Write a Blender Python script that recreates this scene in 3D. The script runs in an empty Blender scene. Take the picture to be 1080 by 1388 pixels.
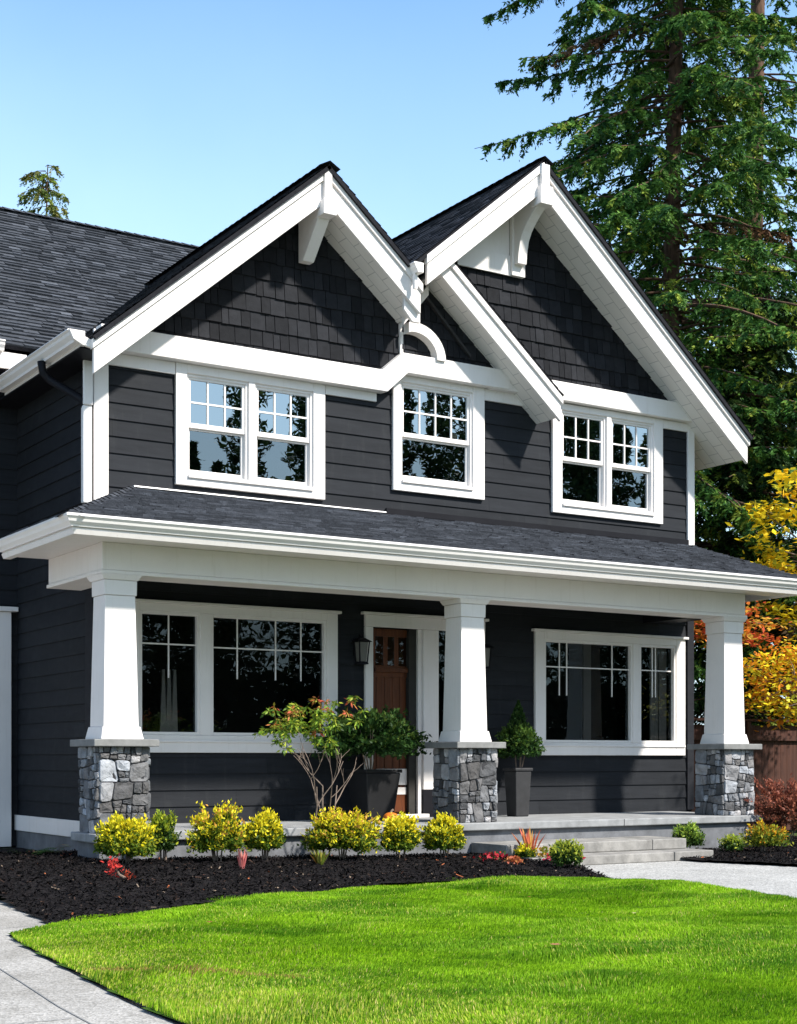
import bpy, math, random
import numpy as np
from mathutils import Vector, Matrix

random.seed(7)
RNG = np.random.default_rng(11)
R = math.radians
C = bpy.context.scene
COL = C.collection

# ------------------------------------------------------------------ camera, sky, sun, exposure
cam = bpy.data.cameras.new("camera")
camo = bpy.data.objects.new("camera", cam)
COL.objects.link(camo)
camo.location = (0, 0, 1.18)
camo.rotation_euler = (R(90), 0, R(-32.4))
cam.sensor_fit = 'HORIZONTAL'
cam.sensor_width = 36
cam.lens = 36 * 2032 / 1080
cam.shift_y = (1029 - 694) / 1080
cam.clip_end = 3000
C.camera = camo

SUN_AZ, SUN_EL = R(151), R(45)
to_sun = Vector((math.sin(SUN_AZ) * math.cos(SUN_EL), math.cos(SUN_AZ) * math.cos(SUN_EL), math.sin(SUN_EL)))
w = bpy.data.worlds.new("World")
C.world = w
w.use_nodes = True
wn = w.node_tree
bg = wn.nodes['Background']
sky = wn.nodes.new('ShaderNodeTexSky')
sky.sky_type = 'NISHITA'
sky.sun_disc = False
sky.sun_elevation = SUN_EL
sky.sun_rotation = SUN_AZ
sky.air_density = 1.0
sky.dust_density = 0.6
sky.ozone_density = 1.5
# the sky's own colour, with a little more cyan, and thin bright haze and cloud low down
wtc = wn.nodes.new('ShaderNodeTexCoord')
tint = wn.nodes.new('ShaderNodeMix'); tint.data_type = 'RGBA'; tint.blend_type = 'MULTIPLY'
tint.inputs[0].default_value = 1.0
tint.inputs[7].default_value = (0.88, 1.29, 1.58, 1)
wn.links.new(sky.outputs[0], tint.inputs[6])
sep = wn.nodes.new('ShaderNodeSeparateXYZ')
wn.links.new(wtc.outputs['Generated'], sep.inputs[0])
hz = wn.nodes.new('ShaderNodeMapRange')
hz.inputs['From Min'].default_value = 0.02; hz.inputs['From Max'].default_value = 0.52
hz.inputs['To Min'].default_value = 0.95; hz.inputs['To Max'].default_value = 0.0
wn.links.new(sep.outputs[2], hz.inputs[0])
cn = wn.nodes.new('ShaderNodeTexNoise')
cn.inputs['Scale'].default_value = 2.6; cn.inputs['Detail'].default_value = 6
wn.links.new(wtc.outputs['Generated'], cn.inputs['Vector'])
cr = wn.nodes.new('ShaderNodeMapRange')
cr.inputs['From Min'].default_value = 0.40; cr.inputs['From Max'].default_value = 0.72
cr.inputs['To Min'].default_value = 0.85; cr.inputs['To Max'].default_value = 1.25
wn.links.new(cn.outputs[0], cr.inputs[0])
hm = wn.nodes.new('ShaderNodeMath'); hm.operation = 'MULTIPLY'; hm.use_clamp = True
wn.links.new(hz.outputs[0], hm.inputs[0]); wn.links.new(cr.outputs[0], hm.inputs[1])
hmix = wn.nodes.new('ShaderNodeMix'); hmix.data_type = 'RGBA'
hmix.inputs[7].default_value = (6.2, 7.9, 8.6, 1)
wn.links.new(hm.outputs[0], hmix.inputs[0])
wn.links.new(tint.outputs[2], hmix.inputs[6])
# added warm-white veil round the sun, unseen behind the camera, warms the facade's fill
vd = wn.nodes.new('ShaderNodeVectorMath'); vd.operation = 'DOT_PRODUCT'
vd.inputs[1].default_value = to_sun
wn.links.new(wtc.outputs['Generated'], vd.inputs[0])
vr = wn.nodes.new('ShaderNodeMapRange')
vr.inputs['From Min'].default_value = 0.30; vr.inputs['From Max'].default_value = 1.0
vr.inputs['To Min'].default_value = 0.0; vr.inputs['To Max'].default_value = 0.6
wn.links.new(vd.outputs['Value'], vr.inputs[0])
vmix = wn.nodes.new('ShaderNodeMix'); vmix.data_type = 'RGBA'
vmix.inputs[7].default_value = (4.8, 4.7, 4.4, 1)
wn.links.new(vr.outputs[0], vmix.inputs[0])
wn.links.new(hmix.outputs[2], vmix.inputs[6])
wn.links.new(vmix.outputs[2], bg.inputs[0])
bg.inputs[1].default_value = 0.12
sl = bpy.data.lights.new("sun", 'SUN')
sl.energy = 5.0
sl.angle = R(2.8)
sl.color = (1.0, 0.95, 0.87)
so = bpy.data.objects.new("sun", sl)
COL.objects.link(so)
so.location = (20, -20, 40)
so.rotation_euler = (-to_sun).to_track_quat('-Z', 'Y').to_euler()
C.view_settings.view_transform = 'Standard'
C.view_settings.look = 'None'
C.view_settings.exposure = 0.70
C.view_settings.gamma = 1.0

# ------------------------------------------------------------------ materials
def mat(name, rough=0.6, spec=0.4):
    m = bpy.data.materials.new(name)
    m.use_nodes = True
    p = m.node_tree.nodes['Principled BSDF']
    p.inputs['Roughness'].default_value = rough
    p.inputs['Specular IOR Level'].default_value = spec
    return m, m.node_tree, p

def N(t, typ, **kw):
    n = t.nodes.new(typ)
    for k, v in kw.items():
        setattr(n, k, v)
    return n

def coord(t, scale=(1, 1, 1), kind='Object'):
    tc = N(t, 'ShaderNodeTexCoord')
    mp = N(t, 'ShaderNodeMapping')
    mp.inputs['Scale'].default_value = scale
    t.links.new(tc.outputs[kind], mp.inputs[0])
    return mp.outputs[0]

def noise(t, vec, scale, detail=4, rough=0.55):
    n = N(t, 'ShaderNodeTexNoise')
    n.inputs['Scale'].default_value = scale
    n.inputs['Detail'].default_value = detail
    n.inputs['Roughness'].default_value = rough
    t.links.new(vec, n.inputs['Vector'])
    return n.outputs[0]

def ramp(t, fac, stops):
    r = N(t, 'ShaderNodeValToRGB')
    e = r.color_ramp.elements
    while len(e) < len(stops):
        e.new(0.5)
    for i, (p, c) in enumerate(stops):
        e[i].position = p
        e[i].color = (*c, 1) if len(c) == 3 else c
    t.links.new(fac, r.inputs[0])
    return r.outputs[0]

def bump(t, p, h, strength, dist=0.01):
    b = N(t, 'ShaderNodeBump')
    b.inputs['Strength'].default_value = strength
    b.inputs['Distance'].default_value = dist
    t.links.new(h, b.inputs['Height'])
    t.links.new(b.outputs[0], p.inputs['Normal'])

def mul(t, a, b, fac=1.0, mode='MULTIPLY'):
    m = N(t, 'ShaderNodeMix', data_type='RGBA', blend_type=mode)
    m.inputs[0].default_value = fac
    t.links.new(a, m.inputs[6])
    t.links.new(b, m.inputs[7])
    return m.outputs[2]

def painted(name, base, var=0.12, rough=0.55, scale=(1, 1, 1), nscale=3.0, bs=0.12, fine=40, spec=0.35):
    m, t, p = mat(name, rough, spec)
    v = coord(t, scale)
    lo = tuple(c * (1 - var) for c in base)
    hi = tuple(min(1, c * (1 + var * 0.6)) for c in base)
    c = ramp(t, noise(t, v, nscale, 6, 0.65), [(0.3, lo), (0.7, hi)])
    t.links.new(c, p.inputs['Base Color'])
    bump(t, p, noise(t, v, fine, 5, 0.6), bs, 0.004)
    return m

def attr_mat(name, rough=0.7, nscale=8, var=0.5, bs=0.3, bdist=0.01, fine=30, spec=0.3):
    """colour comes from the per-face 'Col' attribute (each stone, tab or shake its own), mottled by noise"""
    m, t, p = mat(name, rough, spec)
    a = N(t, 'ShaderNodeAttribute', attribute_name='Col')
    v = coord(t)
    n = ramp(t, noise(t, v, nscale, 8, 0.7), [(0.25, (1 - var,) * 3), (0.75, (1 + var * 0.5,) * 3)])
    t.links.new(mul(t, a.outputs['Color'], n), p.inputs['Base Color'])
    bump(t, p, noise(t, v, fine, 6, 0.7), bs, bdist)
    return m

def leaf_mat(name, rough=0.5, trans=0.35, spec=0.35):
    m = bpy.data.materials.new(name)
    m.use_nodes = True
    t = m.node_tree
    p = t.nodes['Principled BSDF']
    out = t.nodes['Material Output']
    p.inputs['Roughness'].default_value = rough
    p.inputs['Specular IOR Level'].default_value = spec
    a = N(t, 'ShaderNodeAttribute', attribute_name='Col')
    t.links.new(a.outputs['Color'], p.inputs['Base Color'])
    tr = N(t, 'ShaderNodeBsdfTranslucent')
    t.links.new(a.outputs['Color'], tr.inputs[0])
    mx = N(t, 'ShaderNodeMixShader')
    mx.inputs[0].default_value = trans
    t.links.new(p.outputs[0], mx.inputs[1])
    t.links.new(tr.outputs[0], mx.inputs[2])
    t.links.new(mx.outputs[0], out.inputs[0])
    return m

M = {}
def paint_white(name, base):
    m, t, p = mat(name, 0.5, 0.3)
    v = coord(t, (1, 1, 1))
    a = ramp(t, noise(t, v, 2.2, 6, 0.65), [(0.3, tuple(c * 0.93 for c in base)), (0.7, base)])
    st = ramp(t, noise(t, coord(t, (14, 14, 0.9)), 1.6, 6, 0.7), [(0.28, (0.93, 0.92, 0.905)), (0.46, (1, 1, 1))])
    sp = ramp(t, noise(t, v, 38, 3, 0.6), [(0.22, (0.88, 0.86, 0.83)), (0.34, (1, 1, 1))])
    t.links.new(mul(t, mul(t, a, st), sp), p.inputs['Base Color'])
    bump(t, p, noise(t, coord(t, (1, 1, 1)), 30, 5, 0.6), 0.10, 0.004)
    return m
M['white'] = paint_white('white_paint', (0.82, 0.775, 0.745))
M['white_metal'] = painted('white_gutter_metal', (0.81, 0.775, 0.75), 0.06, 0.35, (1, 1, 1), 2.0, 0.03)
M['siding'] = painted('charcoal_siding', (0.0235, 0.0245, 0.0290), 0.22, 0.65, (0.35, 1, 3), 5, 0.35, 60, 0.07)
def siding_material():
    m, t, p = mat('charcoal_siding', 0.65, 0.07)
    a = N(t, 'ShaderNodeAttribute', attribute_name='Col')
    v = coord(t, (0.35, 1, 3))
    n = ramp(t, noise(t, v, 5, 6, 0.65), [(0.3, (0.80,) * 3), (0.7, (1.12,) * 3)])
    d = ramp(t, noise(t, coord(t, (5, 5, 0.8)), 1.4, 6, 0.7), [(0.30, (1.35, 1.33, 1.25)), (0.45, (1, 1, 1))])
    t.links.new(mul(t, mul(t, a.outputs['Color'], n), d), p.inputs['Base Color'])
    bump(t, p, noise(t, coord(t, (1.2, 1.2, 14)), 12, 6, 0.65), 0.35, 0.004)
    return m
M['lap_siding'] = siding_material()
M['black_paint'] = painted('black_paint', (0.012, 0.012, 0.015), 0.2, 0.5, spec=0.1)
M['shake'] = attr_mat('dark_shakes', 0.75, 12, 0.35, 0.5, 0.006, 50, 0.07)
M['roof'] = attr_mat('asphalt_shingle', 0.9, 20, 0.5, 0.8, 0.01, 90, 0.12)
M['stone'] = attr_mat('ledge_stone', 0.8, 9, 0.55, 0.9, 0.02, 22, 0.3)
M['mortar'] = painted('mortar', (0.035, 0.035, 0.038), 0.3, 0.95, nscale=20, bs=0.5)
M['capstone'] = painted('cast_stone', (0.21, 0.21, 0.205), 0.25, 0.85, nscale=9, bs=0.4, fine=80)
M['concrete'] = painted('foundation_concrete', (0.15, 0.155, 0.168), 0.4, 0.9, nscale=4, bs=0.4, fine=60)
M['slabtop'] = painted('porch_slab_concrete', (0.27, 0.275, 0.28), 0.3, 0.85, nscale=6, bs=0.3, fine=70)
M['step'] = painted('flagstone_step', (0.25, 0.24, 0.225), 0.45, 0.85, nscale=5, bs=0.8, fine=18)
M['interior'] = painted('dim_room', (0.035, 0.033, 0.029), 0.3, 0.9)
M['curtain'] = painted('curtain_cloth', (0.62, 0.60, 0.56), 0.15, 0.9, nscale=8)
M['bark'] = painted('conifer_bark', (0.115, 0.065, 0.042), 0.6, 0.95, (3, 3, 0.6), 6, 1.0, 20)
M['twig'] = painted('grey_twig', (0.20, 0.15, 0.12), 0.4, 0.9, nscale=12, bs=0.5)
M['pot'] = painted('black_pot', (0.008, 0.008, 0.009), 0.3, 0.6, nscale=8, bs=0.2)
M['greypot'] = painted('grey_pot', (0.030, 0.030, 0.032), 0.3, 0.6, nscale=8, bs=0.2)
M['stile'] = painted('grey_stile', (0.30, 0.30, 0.29), 0.1, 0.6)
M['pumpkin'] = painted('pumpkin_skin', (0.62, 0.17, 0.02), 0.3, 0.5, nscale=9)
M['frost'] = painted('frosted_glass', (0.16, 0.155, 0.14), 0.05, 0.3)
M['leaf'] = leaf_mat('shrub_leaves', 0.5, 0.3, 0.15)
M['needle'] = leaf_mat('conifer_needles', 0.6, 0.25, 0.12)
M['grass'] = leaf_mat('lawn_blades', 0.55, 0.4, 0.12)

def soffit_material():
    m, t, p = mat('soffit_boards', 0.6)
    tc = N(t, 'ShaderNodeTexCoord')
    mp = N(t, 'ShaderNodeMapping')
    mp.inputs['Rotation'].default_value = (0, 0, 0)
    t.links.new(tc.outputs['UV'], mp.inputs[0])
    b = N(t, 'ShaderNodeTexBrick')
    b.offset = 0.5
    b.inputs['Scale'].default_value = 1.0
    b.inputs['Brick Width'].default_value = 0.26
    b.inputs['Row Height'].default_value = 0.19
    b.inputs['Mortar Size'].default_value = 0.006
    b.inputs['Mortar Smooth'].default_value = 0.4
    b.inputs['Color1'].default_value = (0.80, 0.77, 0.73, 1)
    b.inputs['Color2'].default_value = (0.75, 0.72, 0.68, 1)
    b.inputs['Mortar'].default_value = (0.48, 0.465, 0.45, 1)
    t.links.new(mp.outputs[0], b.inputs['Vector'])
    t.links.new(b.outputs['Color'], p.inputs['Base Color'])
    return m
M['soffit'] = soffit_material()

def door_material():
    m, t, p = mat('stained_wood_door', 0.4, 0.4)
    v = coord(t, (9, 9, 0.7))
    n = noise(t, v, 4, 8, 0.65)
    t.links.new(ramp(t, n, [(0.25, (0.05, 0.013, 0.004)), (0.6, (0.13, 0.036, 0.010)), (0.85, (0.20, 0.062, 0.018))]), p.inputs['Base Color'])
    bump(t, p, n, 0.15, 0.004)
    return m
M['door'] = door_material()

def fence_material():
    m, t, p = mat('stained_fence', 0.8)
    v = coord(t, (8, 8, 0.8))
    n = noise(t, v, 3, 8, 0.65)
    t.links.new(ramp(t, n, [(0.3, (0.035, 0.011, 0.007)), (0.75, (0.085, 0.03, 0.016))]), p.inputs['Base Color'])
    bump(t, p, n, 0.4, 0.006)
    return m
M['fence'] = fence_material()

def glass_material(name, refl, tint):
    m = bpy.data.materials.new(name)
    m.use_nodes = True
    t = m.node_tree
    out = t.nodes['Material Output']
    t.nodes.remove(t.nodes['Principled BSDF'])
    g = N(t, 'ShaderNodeBsdfGlossy')
    g.inputs['Roughness'].default_value = 0.0
    g.inputs['Color'].default_value = (0.78, 0.92, 1.0, 1)
    v = coord(t, (1, 1, 1))
    b = N(t, 'ShaderNodeBump')
    b.inputs['Strength'].default_value = 0.05
    b.inputs['Distance'].default_value = 0.01
    t.links.new(noise(t, v, 3.0, 2, 0.5), b.inputs['Height'])
    t.links.new(b.outputs[0], g.inputs['Normal'])
    tr = N(t, 'ShaderNodeBsdfTransparent')
    tr.inputs[0].default_value = (*tint, 1)
    fr = N(t, 'ShaderNodeFresnel')
    fr.inputs[0].default_value = 1.5
    ad = N(t, 'ShaderNodeMath', operation='ADD')
    ad.inputs[1].default_value = refl
    t.links.new(fr.outputs[0], ad.inputs[0])
    mx = N(t, 'ShaderNodeMixShader')
    t.links.new(ad.outputs[0], mx.inputs[0])
    t.links.new(tr.outputs[0], mx.inputs[1])
    t.links.new(g.outputs[0], mx.inputs[2])
    t.links.new(mx.outputs[0], out.inputs[0])
    return m
M['glass'] = glass_material('coated_window_glass', 0.42, (0.30, 0.31, 0.31))
M['glass_screen'] = glass_material('screened_window_glass', 0.20, (0.25, 0.26, 0.26))
M['glass_low'] = glass_material('window_glass', 0.01, (0.5, 0.5, 0.49))

def ground_mats():
    # mulch
    m, t, p = mat('mulch_soil', 0.95, 0.2)
    v = coord(t)
    t.links.new(ramp(t, noise(t, v, 28, 8, 0.75), [(0.3, (0.004, 0.0035, 0.004)), (0.75, (0.022, 0.017, 0.017))]), p.inputs['Base Color'])
    bump(t, p, noise(t, v, 45, 8, 0.75), 1.0, 0.03)
    M['mulch'] = m
    # aggregate path
    m, t, p = mat('exposed_aggregate', 0.85, 0.3)
    v = coord(t)
    vo = N(t, 'ShaderNodeTexVoronoi')
    vo.inputs['Scale'].default_value = 75
    t.links.new(v, vo.inputs['Vector'])
    c1 = ramp(t, vo.outputs['Color'], [(0.1, (0.20, 0.198, 0.19)), (0.5, (0.36, 0.355, 0.34)), (0.9, (0.52, 0.51, 0.49))])
    c2 = ramp(t, noise(t, v, 1.3, 6, 0.65), [(0.3, (0.8,) * 3), (0.7, (1.08,) * 3)])
    t.links.new(mul(t, c1, c2), p.inputs['Base Color'])
    bump(t, p, vo.outputs['Distance'], 0.5, 0.006)
    M['aggregate'] = m
    # driveway: broom-finished aggregate with a smoother border and joints
    m, t, p = mat('driveway_concrete', 0.85, 0.3)
    v = coord(t)
    vo = N(t, 'ShaderNodeTexVoronoi')
    vo.inputs['Scale'].default_value = 85
    t.links.new(v, vo.inputs['Vector'])
    c1 = ramp(t, vo.outputs['Color'], [(0.1, (0.22, 0.21, 0.19)), (0.5, (0.33, 0.315, 0.29)), (0.9, (0.45, 0.43, 0.40))])
    c2 = ramp(t, noise(t, v, 1.1, 7, 0.65), [(0.3, (0.66, 0.65, 0.63)), (0.55, (0.98,) * 3), (0.75, (1.10,) * 3)])
    t.links.new(mul(t, c1, c2), p.inputs['Base Color'])
    bump(t, p, vo.outputs['Distance'], 0.4, 0.006)
    M['drive'] = m
    # soil under lawn / far ground
    m, t, p = mat('lawn_soil', 0.95, 0.1)
    v = coord(t)
    t.links.new(ramp(t, noise(t, v, 6, 8, 0.7), [(0.3, (0.030, 0.075, 0.008)), (0.7, (0.06, 0.12, 0.014))]), p.inputs['Base Color'])
    bump(t, p, noise(t, v, 60, 6, 0.7), 0.8, 0.02)
    M['turf'] = m
    m, t, p = mat('rough_ground', 0.95, 0.1)
    v = coord(t)
    t.links.new(ramp(t, noise(t, v, 0.4, 8, 0.7), [(0.3, (0.03, 0.05, 0.015)), (0.7, (0.06, 0.085, 0.025))]), p.inputs['Base Color'])
    M['ground'] = m
    m, t, p = mat('asphalt', 0.9, 0.2)
    v = coord(t)
    t.links.new(ramp(t, noise(t, v, 30, 6, 0.7), [(0.3, (0.04,) * 3), (0.7, (0.065,) * 3)]), p.inputs['Base Color'])
    M['asphalt'] = m
ground_mats()

# ------------------------------------------------------------------ mesh helpers
ORG = {}

def tag(o, label=None, cat=None, group=None, kind=None):
    if label: o['label'] = label
    if cat: o['category'] = cat
    if group: o['group'] = group
    if kind: o['kind'] = kind
    return o

def empty(name, loc, label=None, cat=None, group=None):
    o = bpy.data.objects.new(name, None)
    o.empty_display_size = 0.2
    COL.objects.link(o)
    o.location = loc
    ORG[o.name] = Vector(loc)
    return tag(o, label, cat, group)

def link(name, me, parent, loc=None):
    o = bpy.data.objects.new(name, me)
    COL.objects.link(o)
    if parent is not None:
        o.parent = parent
        ORG[o.name] = ORG[parent.name]
    else:
        o.location = loc or (0, 0, 0)
        ORG[o.name] = Vector(loc or (0, 0, 0))
    return o

class MB:
    def __init__(self):
        self.v, self.f, self.c = [], [], []
    def add(self, vs, fs, col=None):
        b = len(self.v)
        self.v += [tuple(q) for q in vs]
        for f in fs:
            self.f.append(tuple(b + i for i in f))
            self.c.append(col or (1, 1, 1))
        return self
    def hexa(self, p, col=None):
        return self.add(p, [(3, 2, 1, 0), (4, 5, 6, 7), (0, 1, 5, 4), (1, 2, 6, 5), (2, 3, 7, 6), (3, 0, 4, 7)], col)
    def box(self, x0, x1, y0, y1, z0, z1, col=None):
        return self.hexa([(x0, y0, z0), (x1, y0, z0), (x1, y1, z0), (x0, y1, z0),
                          (x0, y0, z1), (x1, y0, z1), (x1, y1, z1), (x0, y1, z1)], col)
    def frustum(self, cx, cy, z0, z1, h0, h1, col=None):
        return self.hexa([(cx - h0, cy - h0, z0), (cx + h0, cy - h0, z0), (cx + h0, cy + h0, z0), (cx - h0, cy + h0, z0),
                          (cx - h1, cy - h1, z1), (cx + h1, cy - h1, z1), (cx + h1, cy + h1, z1), (cx - h1, cy + h1, z1)], col)
    def prism(self, poly, axis, a0, a1, col=None):
        """extrude a 2-D polygon along an axis: 'y' takes (x,z), 'x' takes (y,z), 'z' takes (x,y)"""
        n = len(poly)
        def mk(p, a):
            return {'y': (p[0], a, p[1]), 'x': (a, p[0], p[1]), 'z': (p[0], p[1], a)}[axis]
        vs = [mk(p, a0) for p in poly] + [mk(p, a1) for p in poly]
        fs = [tuple(range(n)), tuple(range(2 * n - 1, n - 1, -1))]
        fs += [(i, n + i, n + (i + 1) % n, (i + 1) % n) for i in range(n)]
        return self.add(vs, fs, col)
    def tube(self, pts, rad, n=8, col=None, caps=True):
        pts = [Vector(p) for p in pts]
        if not isinstance(rad, (list, tuple)):
            rad = [rad] * len(pts)
        vs = []
        for i, p in enumerate(pts):
            d = (pts[min(i + 1, len(pts) - 1)] - pts[max(i - 1, 0)]).normalized()
            u = d.cross(Vector((0.31, 0.17, 0.93)))
            if u.length < 1e-3:
                u = d.cross(Vector((1, 0, 0)))
            u.normalize()
            q = d.cross(u)
            for k in range(n):
                a = 2 * math.pi * k / n
                vs.append(p + (u * math.cos(a) + q * math.sin(a)) * rad[i])
        fs = []
        for i in range(len(pts) - 1):
            for k in range(n):
                fs.append((i * n + k, i * n + (k + 1) % n, (i + 1) * n + (k + 1) % n, (i + 1) * n + k))
        if caps:
            fs.append(tuple(range(n - 1, -1, -1)))
            e = (len(pts) - 1) * n
            fs.append(tuple(range(e, e + n)))
        return self.add(vs, fs, col)
    def lathe(self, cx, cy, prof, n=24, col=None):
        vs, fs = [], []
        for (r, z) in prof:
            for k in range(n):
                a = 2 * math.pi * k / n
                vs.append((cx + r * math.cos(a), cy + r * math.sin(a), z))
        for i in range(len(prof) - 1):
            for k in range(n):
                fs.append((i * n + k, i * n + (k + 1) % n, (i + 1) * n + (k + 1) % n, (i + 1) * n + k))
        fs.append(tuple(range(n - 1, -1, -1)))
        e = (len(prof) - 1) * n
        fs.append(tuple(range(e, e + n)))
        return self.add(vs, fs, col)
    def build(self, name, m, parent=None, loc=None, bevel=0, smooth=False, colors=False, fixn=True):
        org = ORG[parent.name] if parent is not None else Vector(loc or (0, 0, 0))
        me = bpy.data.meshes.new(name)
        me.from_pydata([(p[0] - org.x, p[1] - org.y, p[2] - org.z) for p in self.v], [], self.f)
        if fixn:
            import bmesh
            bm = bmesh.new()
            bm.from_mesh(me)
            bmesh.ops.recalc_face_normals(bm, faces=bm.faces)
            bm.to_mesh(me)
            bm.free()
        if colors:
            a = me.attributes.new('Col', 'FLOAT_COLOR', 'FACE')
            flat = np.ones((len(self.f), 4), dtype=np.float32)
            flat[:, :3] = np.array(self.c, dtype=np.float32)
            a.data.foreach_set('color', flat.ravel())
        me.materials.append(M[m] if isinstance(m, str) else m)
        if smooth:
            me.polygons.foreach_set('use_smooth', [True] * len(me.polygons))
        o = link(name, me, parent, loc)
        if bevel:
            b = o.modifiers.new('bevel', 'BEVEL')
            b.width = bevel
            b.segments = 2
            b.limit_method = 'ANGLE'
            b.angle_limit = R(40)
        return o

def np_mesh(name, verts, nper, cols, m, parent=None, loc=None, faces=None):
    """verts: (F*nper,3) polygons of nper corners each; cols (F,3)"""
    org = ORG[parent.name] if parent is not None else Vector(loc or (0, 0, 0))
    verts = np.asarray(verts, dtype=np.float32) - np.array(org, dtype=np.float32)
    nf = len(verts) // nper
    me = bpy.data.meshes.new(name)
    me.vertices.add(len(verts))
    me.vertices.foreach_set('co', verts.ravel())
    me.loops.add(nf * nper)
    me.loops.foreach_set('vertex_index', np.arange(nf * nper, dtype=np.int32))
    me.polygons.add(nf)
    me.polygons.foreach_set('loop_start', np.arange(0, nf * nper, nper, dtype=np.int32))
    me.polygons.foreach_set('loop_total', np.full(nf, nper, dtype=np.int32))
    me.update()
    a = me.attributes.new('Col', 'FLOAT_COLOR', 'FACE')
    c = np.ones((nf, 4), dtype=np.float32)
    c[:, :3] = cols
    a.data.foreach_set('color', c.ravel())
    me.materials.append(M[m])
    return link(name, me, parent, loc)

def unit(v):
    return v / np.maximum(np.linalg.norm(v, axis=-1, keepdims=True), 1e-9)

def rand_dirs(n):
    return unit(RNG.normal(size=(n, 3)))

def leaves(c, u, v):
    """rhombic leaf: centre c, half length vector u, half width vector v"""
    return np.stack([c - u, c + v - u * 0.15, c + u, c - v - u * 0.15], axis=1).reshape(-1, 3)

def pick(palette, n, p=None):
    pal = np.array(palette)
    idx = RNG.choice(len(pal), n, p=p)
    return pal[idx] * RNG.uniform(0.8, 1.2, (n, 1))

# ------------------------------------------------------------------ ground, paths, lawn, mulch
def flat(name, poly, z, m, kind='structure'):
    b = MB()
    b.add([(x, y, z) for x, y in poly], [tuple(range(len(poly)))])
    o = b.build(name, m)
    return tag(o, kind=kind)

LAWN_TOP = [(3.18, 9.86), (3.64, 10.25), (3.974, 10.505), (4.57, 10.82), (5.418, 11.27), (6.258, 11.55), (7.155, 11.76), (7.956, 11.76),
            (8.7, 11.60), (9.25, 11.35), (9.55, 11.1), (9.61, 10.5), (9.473, 9.42), (9.16, 8.46), (8.9, 7.6), (8.6, 6.5), (8.3, 4.0), (8.2, 0), (8.2, -5)]
LAWN_LEFT = [(3.2, -5), (2.95, 0), (2.75, 4.0), (2.746, 6.168), (2.80, 6.9), (2.90, 7.737), (3.02, 8.818), (3.10, 9.5)]
LAWN = LAWN_TOP + LAWN_LEFT

def in_poly(px, py, poly):
    inside = np.zeros(len(px), bool)
    n = len(poly)
    for i in range(n):
        x1, y1 = poly[i]
        x2, y2 = poly[(i + 1) % n]
        cond = ((y1 > py) != (y2 > py)) & (px < (x2 - x1) * (py - y1) / (y2 - y1 + 1e-12) + x1)
        inside ^= cond
    return inside

def wob(x, y):
    return (np.sin(x * 2.1 + y * 0.7 + 1.0) + np.sin(x * 0.9 - y * 1.9 + 2.0) + 0.6 * np.sin(x * 4.3 + y * 3.1) + 0.5 * np.sin(y * 5.2 - x * 2.2)) / 3.1

def lawn_z(x, y):
    xl = np.interp(y, [4, 6.17, 6.9, 7.74, 8.82, 9.86], [2.75, 2.746, 2.80, 2.90, 3.02, 3.18])
    yt = np.interp(x, [3.18, 3.64, 3.974, 4.57, 5.418, 6.258, 7.155, 7.956, 8.7, 9.25, 9.6], [9.86, 10.25, 10.505, 10.82, 11.27, 11.55, 11.76, 11.76, 11.60, 11.35, 10.9])
    f = np.clip(np.minimum(x - xl, yt - y) / 0.7, 0, 1)
    f = f * f * (3 - 2 * f)     # level with the paving along its edges
    return 0.022 + f * (0.026 + 0.034 * wob(x, y) + 0.024 * wob(x * 2.6 + 3, y * 2.6))

def grid_surface(name, poly, zf, step, m):
    xs = [p[0] for p in poly]
    ys = [p[1] for p in poly]
    gx = np.arange(min(xs) - step, max(xs) + step, step)
    gy = np.arange(min(ys) - step, max(ys) + step, step)
    X, Y = np.meshgrid(gx, gy)
    cx = X[:-1, :-1] + step / 2
    cy = Y[:-1, :-1] + step / 2
    keep = in_poly(cx.ravel(), cy.ravel(), poly)
    Z = zf(X, Y)
    b = MB()
    W = X.shape[1]
    b.v = list(zip(X.ravel().tolist(), Y.ravel().tolist(), Z.ravel().tolist()))
    kk = np.nonzero(keep)[0]
    for k in kk:
        i, j = divmod(int(k), W - 1)
        a = i * W + j
        b.f.append((a, a + 1, a + W + 1, a + W))
        b.c.append((1, 1, 1))
    o = b.build(name, m, fixn=False, smooth=True)
    return o

flat('ground', [(-900, -900), (900, -900), (900, 900), (-900, 900)], -0.03, 'ground')
flat('driveway', [(-7, -5.5), (3.3, -5.5), (3.2, 9.9), (3.9, 10.6), (3.95, 18.4), (-7, 18.4)], 0.0, 'drive')
flat('path', [(8.0, -5.5), (11.4, -5.5), (11.9, 6), (12.4, 10.0), (12.5, 11.5), (12.15, 12.6), (12.1, 13.95), (9.6, 13.95), (9.3, 10.8), (9.0, 9.0), (8.2, 5)], 0.004, 'aggregate')
flat('road', [(-300, -14), (300, -14), (300, -6.2), (-300, -6.2)], 0.002, 'asphalt')

# driveway border joint and slab joints: real sawn grooves read as thin dark strips
def strip(name, pts, wd, z, m):
    b = MB()
    for i in range(len(pts) - 1):
        p, q = Vector(pts[i]), Vector(pts[i + 1])
        d = (q - p).normalized() * wd / 2
        n = Vector((-d.y, d.x))
        b.add([(p.x + n.x, p.y + n.y, z), (q.x + n.x, q.y + n.y, z), (q.x - n.x, q.y - n.y, z), (p.x - n.x, p.y - n.y, z)], [(0, 1, 2, 3)])
    return tag(b.build(name, m), kind='structure')
edge = [(2.75, 4.0), (2.746, 6.168), (2.80, 6.9), (2.90, 7.737), (3.02, 8.818), (3.18, 9.86), (3.64, 10.25)]
strip('driveway_joint', [(x - 0.34, y) for x, y in edge[:6]], 0.008, 0.004, 'capstone')
strip('driveway_joint', [(2.40, 6.55), (-4, 6.55)], 0.008, 0.0045, 'capstone')
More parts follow.
